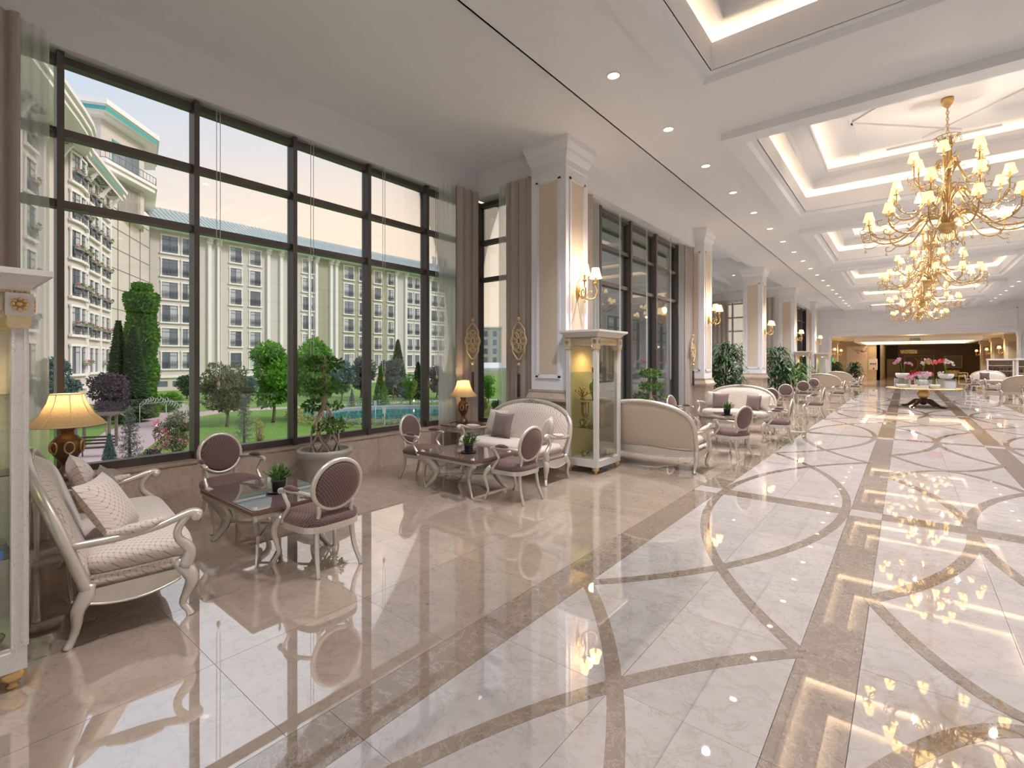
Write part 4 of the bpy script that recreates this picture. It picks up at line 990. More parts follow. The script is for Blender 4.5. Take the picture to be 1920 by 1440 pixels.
def brass_vase(x, y, z, label):
    t = thing('brass_vase', label, 'vase', (x, y, z))
    MB().lathe([(.05, 0), (.055, .01), (.03, .03), (.025, .06), (.045, .09), (.03, .13), (.035, .15), (.055, .17), (.062, .22), (.062, .36), (.066, .37), (.058, .37)], 18).build('body', M['brass'], t)
    for i in range(4): q = i*pi/2+.4; MB().tube([(.035*cos(q), .035*sin(q), .10), (.075*cos(q), .075*sin(q), .09), (.07*cos(q), .07*sin(q), .04), (.06*cos(q), .06*sin(q), .005)], [.012, .013, .01, .012], 6, 3).build('leg', M['brass'], t)
brass_vase(-3.90, 6.62, .68, 'tall brass goblet vase left on the lower shelf of the middle cabinet')
brass_vase(-3.74, 6.86, .68, 'tall brass goblet vase right on the lower shelf of the middle cabinet')
vessel('green_vase', [(.03, 0), (.035, .01), (.06, .08), (.085, .18), (.08, .24), (.05, .27), (.032, .285), (.032, .31), (.045, .325)], 'greenglass', -3.80, 6.74, 1.11, 'dark-necked green vase on the upper middle shelf', 'vase', sc=.95)
t = thing('gold_coral', 'gold leaf-shaped ornament beside the green vase', 'ornament', (-3.92, 6.58, 1.11)); m = MB()
for i in range(22): a = rnd.uniform(0, 6.28); el = rnd.uniform(.2, 1.4); L = rnd.uniform(.08, .16); p = Vector((cos(a)*cos(el)*L, sin(a)*cos(el)*L, .05+sin(el)*L)); m.tube([(0, 0, .02), p], .004, 4, 1); m.ball(p, .014, 6, 4)
m.build('branches', M['gold'], t); MB().lathe([(.04, 0), (.035, .02), (.01, .03)], 10).build('base', M['gold'], t)
t = thing('carved_stand', 'brown pagoda-like carved piece on the top shelf of the middle cabinet', 'ornament', (-3.80, 6.80, 1.53))
MB().box(-.05, .05, -.05, .05, 0, .06).frustum((-.07, .07, -.07, .07), (-.05, .05, -.05, .05), .06, .08).build('base', M['woodrim'], t); MB().lathe([(.03, .08), (.02, .14), (.035, .18), (.015, .24), (.005, .30)], 10).build('finial', M['gold'], t)
t = thing('tea_tray', 'brass tray with small cups at the bottom of the middle cabinet', 'tray', (-3.70, 6.86, .215)); MB().lathe([(.0001, 0), (.13, .0), (.15, .015), (.145, .018), (.0001, .006)], 24).build('tray', M['silverware'], t)
for i in range(5): q = i*1.256; MB().lathe([(.015, .006), (.03, .03), (.034, .07), (.03, .07)], 10, .075*cos(q), .075*sin(q)).build('cup', M['brass'], t)
MB().lathe([(.02, .006), (.045, .05), (.04, .09), (.01, .12)], 12).build('teapot', M['silverware'], t)
for i, (dx, dy) in enumerate(((0, 0), (.08, .03), (-.05, .08), (.05, -.07))):
    tag(MB().ball((0, 0, .022), .024, 8, 6).tube([(-.04, 0, .03), (0, 0, .055), (.045, .01, .04)], [.012, .018, .008], 6, 3).build('brass_figurine', M['brass'], None, (-3.92+dx, 6.60+dy, .215)), 'small brass animal figurine at the bottom of the middle cabinet', 'figurine', 'brass figurines in the middle cabinet')
# near cabinet contents
t = thing('egg_box', 'ivory egg-shaped trinket box on the upper shelf of the near cabinet', 'trinket box', (-3.66, .22, 1.53)); MB().lathe([(.035, 0), (.02, .01), (.01, .03), (.03, .045), (.055, .07), (.06, .085)], 16).build('base', M['gilt'], t); MB().ball((0, 0, .10), .055, 14, 10, (1, 1, .9)).build('body', M['whiteceram'], t); MB().tube([(-.03, 0, .13), (0, .01, .16), (.03, 0, .13)], .006, 6, 3).build('handle', M['gilt'], t)
t = thing('round_box', 'round ivory lidded box on the upper shelf of the near cabinet', 'trinket box', (-3.66, .075, 1.53)); MB().lathe([(.06, 0), (.062, .045), (.064, .05)], 20).build('body', M['whiteceram'], t); MB().lathe([(.066, .05), (.05, .075), (.0001, .085)], 20).build('lid', M['whiteceram'], t)
for x, y, r, lab in ((-3.64, .14, .045, 'oval ivory box on the second shelf of the near cabinet'), (-3.68, .24, .035, 'small gilt box on the second shelf of the near cabinet'), (-3.63, .02, .05, 'larger ivory box on the second shelf of the near cabinet')):
    t = thing('trinket_box', lab, 'trinket box', (x, y, 1.11)); MB().lathe([(r, 0), (r*1.05, .03), (r*1.08, .034)], 16).build('body', M['whiteceram'], t); MB().lathe([(r*1.1, .034), (r*.7, .05), (.0001, .055)], 16).build('lid', M['gilt'], t)
for x, y, m_, lab in ((-3.63, .23, 'navy', 'blue enamel box on the third shelf of the near cabinet'), (-3.64, .10, 'silverware', 'silver patterned box on the third shelf of the near cabinet')):
    t = thing('trinket_box', lab, 'trinket box', (x, y, .68)); MB().box(-.04, .04, -.055, .055, 0, .04).build('body', M[m_], t); MB().frustum((-.042, .042, -.057, .057), (-.03, .03, -.04, .04), .04, .06).build('lid', M[m_], t)
vessel('silver_bowl', [(.03, 0), (.035, .01), (.09, .03), (.10, .05), (.09, .052), (.05, .02)], 'silverware', -3.66, .20, .215, 'footed silver bowl at the bottom of the near cabinet', 'bowl')
vessel('silver_bowl', [(.02, 0), (.03, .01), (.08, .05), (.085, .08), (.075, .08), (.03, .02)], 'silverware', -3.70, .05, .215, 'striped silver dish at the bottom left of the near cabinet', 'bowl')
# ================================================================== CHANDELIERS
def lampshade(r0, r1, h, z=0):
    m = MB(); n = 18; pr = [(r0, z), (r0*.86, z+h*.25), (r1*1.12, z+h*.7), (r1, z+h)]
    m.lathe(pr, n, close=False); return m
def trim_rings(r0, r1, h, z=0, n=6):
    m = MB()
    for r, zz in ((r0, z), (r1, z+h)): m.tube([(r*cos(q), r*sin(q), zz) for q in [2*pi*i/16 for i in range(16)]], .003, 4, 1, closed=True)
    return m
def arm_meshes(L, rise, name):
    """one arm along +X from the hub: S-curve, candle cup, leaves, scrolls"""
    a = MB().tube([(.04, 0, 0), (.10, 0, .12), (L*.28, 0, .17), (L*.42, 0, .04), (L*.58, 0, -.12), (L*.8, 0, -.14), (L*.97, 0, -.04), (L, 0, rise)], [.012, .014, .014, .013, .013, .012, .011, .010], 6, 4)
    a.tube([(L*.86, 0, -.12), (L*.98, 0, -.18), (L*1.08, 0, -.16), (L*1.07, 0, -.10), (L*1.02, 0, -.11)], .007, 5, 3)
    a.tube([(L*.9, 0, -.07), (L*.99, .05, .0), (L*1.08, .09, -.02), (L*1.10, .10, .05), (L*1.04, .07, .07)], .006, 5, 3)
    a.tube([(L*.9, 0, -.07), (L*.99, -.05, .0), (L*1.08, -.09, -.02), (L*1.10, -.10, .05), (L*1.04, -.07, .07)], .006, 5, 3)
    a.tube([(L*.35, 0, .12), (L*.30, 0, .24), (L*.16, 0, .26), (L*.15, 0, .17), (L*.22, 0, .17)], .008, 5, 3)
    lf = MB()
    for k in range(9):
        t = .2+.085*k; x = L*t; z = .17*cos((t-.25)*6.5); sd = 1 if k % 2 else -1
        p = Vector((x, 0, z)); lf.add([p, p+Vector((.02, sd*.03, .02)), p+Vector((.05, sd*.055, .03)), p+Vector((.045, sd*.015, .015))], [(0, 1, 2, 3)])
    for k in range(6): q = k*pi/3; lf.add([(L, 0, rise), (L+.03*cos(q-.4), .03*sin(q-.4), rise+.0), (L+.06*cos(q), .06*sin(q), rise+.02), (L+.03*cos(q+.4), .03*sin(q+.4), rise)], [(0, 1, 2, 3)])
    cd = MB().lathe([(.03, 0), (.034, .012), (.016, .02), (.015, .09)], 8, L, 0, rise)
    sh = lampshade(.085, .05, .14, rise+.075)
    for i in range(len(sh.v)): sh.v[i] = (sh.v[i][0]+L, sh.v[i][1], sh.v[i][2])
    tr = trim_rings(.086, .051, .14, rise+.075)
    for i in range(len(tr.v)): tr.v[i] = (tr.v[i][0]+L, tr.v[i][1], tr.v[i][2])
    cr_ = MB()
    for x, y, z in ((L*1.07, 0, -.20), (L*1.05, .10, -.02), (L*1.05, -.10, -.02), (L*.62, 0, -.16)):
        cr_.tube([(x, y, z+.05), (x, y, z)], .0025, 3, 1); cr_.lathe([(.0001, -.055), (.017, -.035), (.012, -.01), (.0001, .005)], 6, x, y, z)
    return {'arm': a.mesh('arm', M['bronze']), 'leaf': lf.mesh('leaf', M['bronze']), 'candle': cd.mesh('candle', M['gilt']), 'lamp_shade': sh.mesh('lamp_shade', M['shade']), 'shade_trim': tr.mesh('shade_trim', M['gilt']), 'crystal': cr_.mesh('crystal', M['crystal'])}
tiers = [(arm_meshes(1.02, .10, 'low'), 12, 3.84, 0), (arm_meshes(.70, .16, 'mid'), 8, 4.20, .25), (arm_meshes(.44, .20, 'top'), 6, 4.62, .1)]
def chandelier(y, label):
    t = thing('chandelier', label, 'chandelier', (CX, y, 0), rnd.uniform(0, .4), 'gold chandeliers down the lobby ceiling')
    MB().lathe([(.075, 5.84), (.08, 5.80), (.06, 5.74), (.03, 5.70), (.012, 5.68)][::-1], 16).build('canopy', M['gold'], t)
    c = MB()
    for i in range(8):
        z = 5.66-.05*i; ax = i % 2
        c.tube([((.018*cos(q) if ax else 0), (0 if ax else .018*cos(q)), z+.032*sin(q)) for q in [2*pi*j/10 for j in range(10)]], .005, 4, 1, closed=True)
    c.tube([(0, 0, 5.7), (0, 0, 5.24)], .004, 4, 1)
    c.build('chain', M['gold'], t)
    s = MB()
    for i in range(5): q = 2*pi*i/5; s.tube([(.05*cos(q), .05*sin(q), 5.22), (.045*cos(q), .045*sin(q), 5.0), (.04*cos(q), .04*sin(q), 4.5), (.05*cos(q), .05*sin(q), 4.1), (.06*cos(q), .06*sin(q), 3.78)], .013, 6, 2)
    s.tube([(.06*cos(q), .06*sin(q), 5.08) for q in [2*pi*i/12 for i in range(12)]], .014, 6, 1, closed=True); s.tube([(.14*cos(q), .14*sin(q), 5.24) for q in [2*pi*i/16 for i in range(16)]], .007, 5, 1, closed=True)
    for i in range(8): q = 2*pi*i/8; s.tube([(.05*cos(q), .05*sin(q), 5.1), (.10*cos(q), .10*sin(q), 5.16), (.14*cos(q), .14*sin(q), 5.24), (.17*cos(q), .17*sin(q), 5.22)], .006, 5, 2)
    for i in range(10): q = 2*pi*i/10+.3; r = .09+.02*(i % 3); s.add([(r*.3*cos(q), r*.3*sin(q), 4.0+.1*i), (r*cos(q-.3), r*sin(q-.3), 4.06+.1*i), (r*1.4*cos(q), r*1.4*sin(q), 4.12+.1*i), (r*cos(q+.3), r*sin(q+.3), 4.06+.1*i)], [(0, 1, 2, 3)])
    s.build('stem', M['bronze'], t)
    MB().lathe([(.02, 3.70), (.10, 3.76), (.15, 3.84), (.13, 3.86), (.05, 3.84)], 16).build('bowl', M['gold'], t)
    b = MB()
    for i in range(14): q = 2*pi*i/14; b.tube([(.05*cos(q), .05*sin(q), 3.78), (.12*cos(q), .12*sin(q), 3.72), (.11*cos(q), .11*sin(q), 3.62), (.02*cos(q), .02*sin(q), 3.57)], .005, 4, 2)
    b.build('wire_basket', M['gold'], t)
    x = MB()
    for i in range(9): q = 2*pi*i/9; x.tube([(.12*cos(q), .12*sin(q), 3.62), (.12*cos(q), .12*sin(q), 3.56)], .002, 3, 1); x.lathe([(.0001, -.06), (.022, -.035), (.014, -.01), (.0001, .005)], 6, .12*cos(q), .12*sin(q), 3.56)
    for i in range(8): q = 2*pi*i/8; x.lathe([(.0001, -.06), (.02, -.035), (.012, -.01), (.0001, .005)], 6, .17*cos(q), .17*sin(q), 5.20)
    x.build('crystal', M['crystal'], t)
    for ms, n, z, ph in tiers:
        for i in range(n):
            q = 2*pi*(i+ph)/n; a = inst('arm', ms['arm'], t, (0, 0, z), q)
            for k in ('leaf', 'candle', 'lamp_shade', 'shade_trim', 'crystal'):
                o = inst(k, ms[k], a)
                if k in ('crystal', 'leaf'): o['kind'] = 'stuff'
    for z_, e_, q_ in ((3.98, 38, 0), (4.35, 26, 2.1), (4.5, 14, 4.2)): lamp('chandelier_light', 'POINT', (.55*cos(q_), .55*sin(q_), z_), e_, (1, .88, .72), parent=t, shadow_soft_size=.035)
chandelier(YC[2], 'gold chandelier hanging nearest to the viewer, largest in view')
chandelier(YC[3], 'gold chandelier second from the viewer')
chandelier(YC[4], 'gold chandelier third from the viewer, above the orchid table')
chandelier(YC[5], 'gold chandelier farthest away down the lobby')
t = thing('hall_chandelier', 'low crystal chandelier glowing in the ceiling of the far hall', 'chandelier', (CX, 50.2, ZH-.15))
MB().lathe([(.9, .25), (.85, .1), (.5, -.12), (.1, -.22)][::-1], 20).build('crystal_bowl', M['lantern'], t)
m = MB()
for i in range(24): q = 2*pi*i/24; m.tube([(.92*cos(q), .92*sin(q), .26), (.8*cos(q), .8*sin(q), .0), (.3*cos(q), .3*sin(q), -.2)], .012, 4, 2)
m.tube([(0, 0, .2), (0, 0, .62)], .03, 6, 1); m.build('frame', M['gold'], t)
# ================================================================== SCONCES
def make_sconce():
    t = thing('wall_sconce', 'x', 'wall lamp')
    MB().lathe([(.012, -.12), (.03, -.09), (.045, 0), (.03, .08), (.012, .12)], 10).build('backplate', M['gold'], t)
    a = MB()
    for s in (-1, 1):
        a.tube([(.03, 0, -.02), (.10, s*.05, -.10), (.19, s*.12, -.10), (.22, s*.15, -.01), (.20, s*.145, .04), (.20, s*.145, .10)], [.012, .013, .012, .010, .009, .010], 6, 4)
        a.tube([(.10, s*.05, -.10), (.12, s*.09, -.02), (.16, s*.10, -.0), (.16, s*.09, -.05)], .007, 5, 3)
        a.lathe([(.03, 0), (.034, .012), (.014, .02), (.013, .08)], 8, .20, s*.145, .10)
    a.tube([(0, 0, .1), (.05, .02, .2), (.03, .05, .27)], .006, 5, 3); a.build('arm', M['bronze'], t)
    for s in (-1, 1):
        m = lampshade(.085, .05, .14, .17)
        for i in range(len(m.v)): m.v[i] = (m.v[i][0]+.20, m.v[i][1]+s*.145, m.v[i][2])
        o = m.build('lamp_shade', M['shade'], t)
        c = MB(); c.lathe([(.0001, -.05), (.015, -.03), (.011, -.01), (.0001, .005)], 6, .20, s*.145, -.14); c.tube([(.20, s*.145, -.09), (.20, s*.145, -.14)], .002, 3, 1); c.build('crystal', M['crystal'], t)
    lamp('sconce_light', 'POINT', (.16, 0, .27), SCONCE, (1, .68, .34), parent=t, shadow_soft_size=.08)
    return t
sc0 = make_sconce(); sc0.scale = (1.22, 1.22, 1.22); sc0['group'] = 'gold two-shade wall sconces'
nm = ['first', 'second', 'third', 'fourth', 'fifth']
for i in range(5):
    p = (-4.17, 6.83+PER*i, 2.84); lab = 'gold sconce with two lit cream shades on the %s left column' % nm[i]
    if i == 0: sc0.location = p; sc0['label'] = lab
    else: dup(sc0, p, 0, lab)
for x, y, rz, lab in ((5.20, 46.5, pi, 'gold sconce on the first pilaster of the far hall, right side'), (5.20, 53, pi, 'gold sconce on the middle pilaster of the far hall, right side'), (5.20, 60, pi, 'gold sconce on the last pilaster of the far hall, right side'), (-4.6, 46, 0, 'gold sconce on the first pilaster of the far hall, left side'), (-4.6, 51, 0, 'gold sconce beside the blossom mural in the far hall')):
    dup(sc0, (x, y, 2.35), rz, lab)
# ================================================================== DOWNLIGHTS
dl = thing('downlight', 'round recessed downlight glowing in the left row of the ceiling', 'downlight')
m = MB(); m.tube([(.075*cos(q), .075*sin(q), 0) for q in [2*pi*i/20 for i in range(20)]], .010, 6, 1, closed=True); m.build('trim_ring', M['trim'], dl)
MB().lathe([(.0001, 0), (.07, 0)], 20, close=False).build('lens', M['lens'], dl)
lamp('downlight_lamp', 'SPOT', (0, 0, -.03), DOWN, (.97, .96, 1), parent=dl, spot_size=R(112), spot_blend=.9, shadow_soft_size=.06)
for sx, x, side in ((-1, -2.68, 'left'), (1, 3.745, 'right')):
    for k in range(-4, 22):
        y = 3.50+1.707*k if sx < 0 else 3.55+1.73*k
        if y > 39.3: continue
        if k < 0 and k % 2: continue
        lab = 'round recessed downlight in the %s row of the lobby ceiling' % side
        if sx < 0 and k == -4: dl.location = (x, y, ZB-.004); dl['label'] = lab; dl['group'] = 'downlights of the left row'; continue
        dup(dl, (x, y, ZB-.004), 0, lab, 'downlights of the %s row' % side)
for x, y in ((-6.5, 15.6), (-6.2, 17.4), (-6.5, 21.8), (-6.2, 24)): dup(dl, (x, y, ZS+.446), 0, 'downlight in the recessed ceiling of the far left bay', 'downlights of the far left bay')
for i, (x, y) in enumerate([(-3.7, 43+3*k) for k in range(4)]+[(4.6, 42.5+3*k) for k in range(6)]+[(5.0, 44), (-2.9, 46)]): dup(dl, (x, y, ZH-.005), 0, 'small downlight in the low ceiling of the far hall', 'downlights of the far hall')
for y in (43.5, 60, 66): lamp('hall_point_light', 'POINT', (CX, y, 3.2), 60, (1, .78, .5), shadow_soft_size=.2)  # bare point lights under the hall ceiling, no fittings modelled
# ================================================================== PLANTS
def leaves(m, c, rad, n, size, asp=.45, up=.0, shell=.55, sq=(1, 1, 1), droop=0):
    for _ in range(n):
        while 1:
            p = Vector((rnd.uniform(-1, 1), rnd.uniform(-1, 1), rnd.uniform(-1, 1)))
            if shell < p.length < 1: break
        q = Vector((p.x*rad*sq[0], p.y*rad*sq[1], p.z*rad*sq[2]))+Vector(c)
        d = (p.normalized()+Vector((rnd.uniform(-.9, .9), rnd.uniform(-.9, .9), rnd.uniform(-.9, .9)-droop+up))).normalized()
        s = d.orthogonal().normalized(); s = Matrix.Rotation(rnd.uniform(0, 6.28), 3, d) @ s
        L = size*rnd.uniform(.6, 1.3); w = L*asp*.5
        m.add([q, q+d*L*.45+s*w, q+d*L, q+d*L*.45-s*w], [(0, 1, 2, 3)], False)
# near bonsai: glazed pot, braided trunk, leaf clouds
def bonsai(x, y, label, sc=1.0, potz=.56, seed=3):
    rnd.seed(seed)
    t = thing('potted_ficus', label, 'potted plant', (x, y, 0)); t.scale = (sc, sc, sc)
    h = potz
    MB().lathe([(.0001, 0), (.20, 0), (.22, .03), (.25, h*.5), (.275, h-.14), (.285, h-.125), (.28, h-.11), (.31, h-.09), (.335, h-.04), (.33, h-.012), (.31, h), (.295, h-.005), (.29, h-.03), (.27, h-.09), (.0001, h-.09)], 40).build('pot', M['potgrey'], t)
    MB().lathe([(.0001, h-.08), (.275, h-.08)], 24, close=False).build('soil', M['soil'], t)
    m = MB(); H0 = .62
    def rad(u): return .165*(1-u)**.7*(1-.0*u)+.018+.03*sin(pi*u)
    for k in range(6):
        for dr in (1, -1):
            q0 = 2*pi*k/6; m.tube([(rad(u)*cos(q0+dr*2.3*u), rad(u)*sin(q0+dr*2.3*u), h-.09+H0*u) for u in [i/10 for i in range(11)]], [.0125-.0*i for i in range(11)], 5, 2)
    m.tube([(0, 0, h+H0-.14), (-.03, .01, h+H0), (-.01, 0, h+H0+.16), (.0, -.01, h+H0+.33), (-.01, 0, h+H0+.55)], [.045, .035, .026, .02, .012], 8, 3)
    for p in (((0, 0, .62), (.16, .02, .60)), ((0, 0, .7), (-.16, .0, .64)), ((.02, 0, .42), (.22, -.03, .36)), ((-.02, 0, .3), (-.2, .0, .27)), ((0, 0, .85), (.15, 0, .9)), ((0, 0, .85), (-.16, 0, .88)), ((0, 0, 1.05), (.1, 0, 1.12)), ((0, 0, 1.05), (-.12, 0, 1.08))): m.tube([Vector(p[0])+Vector((0, 0, h-.05)), Vector(p[1])+Vector((0, 0, h-.05))], [.012, .006], 5, 1)
    m.build('braided_trunk', M['bark'], t)
    for cx, cy, cz, r, n, sq in ((-.02, 0, 1.12, .24, 420, (1, .9, .38)), (.0, 0, .83, .26, 460, (1.05, .9, .36)), (-.24, 0, .59, .17, 170, (1.05, .9, .42)), (.27, -.02, .60, .09, 50, (1.2, .8, .35)), (.24, -.02, .36, .14, 170, (.95, .9, .62)), (-.18, 0, .28, .07, 36, (1.1, .9, .5)), (.02, -.1, .30, .06, 24, (1.1, .9, .5))):
        l = MB(); leaves(l, (cx, cy, cz+h-.05), r, n, .055, .6, shell=.25, sq=sq); l.build('foliage', M['lf_ficus'], t)
    return t
bonsai(-5.86, 3.36, 'bonsai ficus with braided trunk in a wide grey pot by the window', 1.02)
t = bonsai(-4.12, 9.7, 'small bonsai behind the middle sofa in front of the dark glazing', .92, .5, 9)
def dracaena(x, y, h, r, n, label, seed, potc='whiteceram', z0=.35, mat='lf_dark', L=.42):
    rnd.seed(seed); t = thing('dracaena_plant', label, 'potted plant', (x, y, 0))
    MB().lathe([(.0001, 0), (.18, 0), (.24, .4), (.26, .42), (.23, .42), (.22, .36), (.0001, .36)], 20).build('pot', M[potc], t)
    m = MB(); l = MB()
    for k in range(5):
        q = k*1.26+.3; top = Vector((r*.35*cos(q), r*.35*sin(q), h*(.55+.12*k))); m.tube([(.05*cos(q), .05*sin(q), .36), top*.5+Vector((0, 0, .15)), top], [.022, .018, .014], 6, 3)
    m.build('stem', M['trunk'], t)
    for k in range(n):
        zz = rnd.uniform(.12, 1); a = rnd.uniform(0, 2*pi); rr = r*(.25+.35*sin(pi*min(1, zz*.85+.1)))*rnd.uniform(.3, 1)
        b = Vector((rr*cos(a), rr*sin(a), z0+(h-z0-.15)*zz)); el = rnd.uniform(.1, 1.0); d = Vector((cos(a)*cos(el), sin(a)*cos(el), sin(el)))
        LL = L*rnd.uniform(.6, 1.1); s = Vector((-sin(a), cos(a), 0))*.034*(L/.42)
        p1 = b+d*LL*.4; p2 = p1+(d+Vector((0, 0, -.7)))*LL*.35; p3 = p2+(d+Vector((0, 0, -1.5)))*LL*.25
        l.add([b-s*.4, b+s*.4, p1-s, p1+s, p2-s*.9, p2+s*.9, p3], [(0, 1, 3, 2), (2, 3, 5, 4), (4, 5, 6)], False)
    l.build('leaves', M[mat], t); return t
dracaena(-4.5, 16.3, 2.35, .85, 620, 'tall dark-leaved plant behind the round-table sofa, before the third column', 1)
dracaena(-5.6, 15.2, 1.85, .6, 380, 'shorter dark-leaved plant left of the tall one, beside the second column', 2)
dracaena(-5.0, 21.6, 2.5, .75, 420, 'leafy plant just right of the third column', 4)
dracaena(-4.2, 22.9, 2.35, .85, 520, 'bushy plant left of the palm, in the third seating group', 5)
dracaena(-3.75, 23.6, 1.7, .8, 160, 'light green palm before the glass cabinet at the fourth column', 6, L=.65, mat='lf_ficus')
dracaena(-4.4, 30.5, 1.5, .6, 90, 'small palm between the last two glass cabinets', 7, L=.6, mat='lf_ficus')
dracaena(-3.95, 42.3, 1.75, .6, 420, 'dark bushy plant left at the opening of the far hall', 8)
dracaena(-2.9, 43.1, 1.7, .6, 400, 'dark bushy plant right at the opening of the far hall', 10)
# ================================================================== ORCHID TABLE
TY = 23.5
t = thing('pedestal_table', 'round pale table on a gold ball and carved claw foot, carrying orchids', 'table', (CX, TY, 0))
MB().lathe([(.0001, .675), (1.06, .675), (1.10, .69), (1.09, .715), (.0001, .715)], 48).build('top', M['gilt'], t)
g = MB()
for i in range(8):
    q = 2*pi*i/8+.2
    for s in (-1, 0, 1): g.ball((1.02*cos(q+s*.07), 1.02*sin(q+s*.07), .665-.02*(1-abs(s))), .035, 6, 4)
g.build('carved_drop', M['gold'], t)
MB().ball((0, 0, .47), .175, 18, 12).lathe([(.10, .62), (.12, .66), (.2, .675)], 16).build('ball', M['gold'], t)
MB().lathe([(.04, .08), (.12, .14), (.17, .22), (.12, .29), (.08, .32)], 14).build('hub', M['darkwood'], t)
for i in range(4):
    q = pi/4+i*pi/2+.25; f = lambda r, z: (r*cos(q), r*sin(q), z)
    MB().tube([f(.10, .24), f(.25, .23), f(.42, .12), f(.55, .045), f(.66, .03), f(.72, .035)], [.06, .075, .055, .035, .04, .02], 8, 4).build('claw_leg', M['darkwood'], t)
    MB().tube([f(.18, .29), f(.34, .225), f(.46, .13)], [.012, .028, .012], 6, 3).build('gilt_leaf', M['gold'], t)
def mbox(x, y, w, d, h, label):
    t = thing('mirror_box', label, 'mirrored box', (x, y, .715), .12, 'mirrored boxes on the orchid table'); MB().box(-w, w, -d, d, .004, h).build('mirror_panel', M['mirror'], t)
    e = MB()
    for sx in (-1, 1):
        for sy in (-1, 1): e.box(sx*w-.008, sx*w+.008, sy*d-.008, sy*d+.008, 0, h+.004)
    e.build('edge_strip', M['chrome'], t)
mbox(CX-.60, TY-.05, .22, .18, .34, 'mirrored box under the left orchid bowl')
mbox(CX+.62, TY-.10, .24, .18, .34, 'mirrored box under the right orchid bowl')
mbox(CX+.0, TY+.15, .22, .20, .30, 'mirrored box in the middle under the tall orchid pot')
def orchid(x, y, z, r, h, cols, label, stems=3, sh=.5, square=False, spread=.25, seed=1):
    rnd.seed(seed); t = thing('potted_orchid', label, 'orchid', (x, y, z))
    p = MB()
    if square: p.box(-r*1.6, r*1.6, -r*.6, r*.6, 0, h)
    else:
        n = 40
        for j, (k, zz) in enumerate(((.62, 0), (.85, h*.25), (1.0, h*.65), (.95, h), (.85, h), (.8, h*.8))): pass
        L = [(.0, 0), (.62, 0), (.85, h*.25), (1.0, h*.65), (.95, h), (.85, h), (.8, h*.8), (0, h*.8)]
        vs = []
        for k, zz in L:
            for i in range(n): rr = max(1e-4, k*r*(1+(.035 if i % 2 else -.02))); vs.append((rr*cos(2*pi*i/n), rr*sin(2*pi*i/n), zz))
        p.add(vs, [(j*n+i, j*n+(i+1) % n, (j+1)*n+(i+1) % n, (j+1)*n+i) for j in range(len(L)-1) for i in range(n)])
    p.build('pot', M['whiteceram'], t)
    l = MB()
    for k in range(8):
        a = rnd.uniform(0, 6.28); d = Vector((cos(a), sin(a), .35)); s = Vector((-sin(a), cos(a), 0))*.028; b = Vector((0, 0, h*.85)); p1 = b+d*.09; p2 = p1+Vector((cos(a), sin(a), -.2))*.10
        l.add([b-s*.5, b+s*.5, p1+s, p1-s, p2], [(0, 1, 2, 3), (3, 2, 4)])
    l.build('leaves', M['lf_dark'], t)
    st = MB(); fl = {c: MB() for c in cols}
    for k in range(stems):
        a = rnd.uniform(0, 6.28) if stems > 1 else .3; c = cols[k % len(cols)]; H_ = sh*rnd.uniform(.75, 1.05)
        P = [Vector((0, 0, h*.8)), Vector((.04*cos(a), .04*sin(a), h+H_*.5)), Vector((spread*.5*cos(a), spread*.5*sin(a), h+H_)), Vector((spread*1.1*cos(a), spread*1.1*sin(a), h+H_*.93)), Vector((spread*1.5*cos(a), spread*1.5*sin(a), h+H_*.78))]
        st.tube(P, .0045, 5, 3)
        for j in range(11):
            u = j/10; q = P[2].lerp(P[4], u)+Vector((rnd.uniform(-.045, .045), rnd.uniform(-.045, .045), rnd.uniform(-.03, .05)+.03*sin(pi*u)))
            n = Vector((rnd.uniform(-.6, .6), -1, rnd.uniform(-.4, .5))).normalized(); s1 = n.orthogonal().normalized(); s2 = n.cross(s1)
            for w in range(5):
                e = 2*pi*w/5+rnd.random(); d = s1*cos(e)+s2*sin(e); o2 = s1*-sin(e)+s2*cos(e)
                fl[c].add([q, q+d*.022+o2*.016, q+d*.042+n*.006, q+d*.022-o2*.016], [(0, 1, 2, 3)], False)
    st.build('stem', M['lf_vine'], t)
    for c, m in fl.items():
        if m.v: m.build('blossom', M[c], t)
    return t
zt = .715
orchid(CX-.60, TY-.05, zt+.345, .21, .19, ['fl_mauve'], 'mauve orchid in white ribbed bowl on the left mirrored box', 4, .50, seed=2, spread=.2)
orchid(CX+.62, TY-.10, zt+.345, .22, .18, ['fl_mauve', 'fl_red', 'fl_white'], 'pink and crimson orchid in white ribbed bowl on the right mirrored box', 6, .55, seed=3, spread=.26)
orchid(CX+.0, TY+.15, zt+.305, .17, .28, ['fl_mauve', 'fl_white', 'fl_yel'], 'tall orchid in white ribbed pot in the middle of the table', 6, .42, seed=5, spread=.24)
orchid(CX-.62, TY-.52, zt, .15, .14, ['fl_mauve'], 'low orchid in a white bowl at the front left of the table', 1, .3, seed=7)
orchid(CX-.12, TY-.62, zt, .16, .12, ['fl_mauve', 'fl_red'], 'orchid in a white oblong planter at the front of the table', 3, .42, True, seed=8)
orchid(CX+.30, TY-.50, zt, .16, .15, ['fl_white'], 'white orchid in a round bowl at the front right of the table', 3, .40, seed=11)
orchid(CX-.02, TY-.33, zt, .13, .30, ['fl_red', 'fl_mauve'], 'crimson orchid in a tall white pot behind the oblong planter', 3, .28, seed=12)
t = thing('velvet_stool', 'small red velvet stool far off in the hall, seen between the orchid pots', 'stool', tuple(at(1714, 709, 0))); MB().box(-.3, .3, -.3, .3, .38, .75).build('seat', M['red'], t)
for sx in (-1, 1):
    for sy in (-1, 1): MB().box(sx*.25-.03, sx*.25+.03, sy*.25-.03, sy*.25+.03, 0, .38).build('leg', M['darkwood'], t)
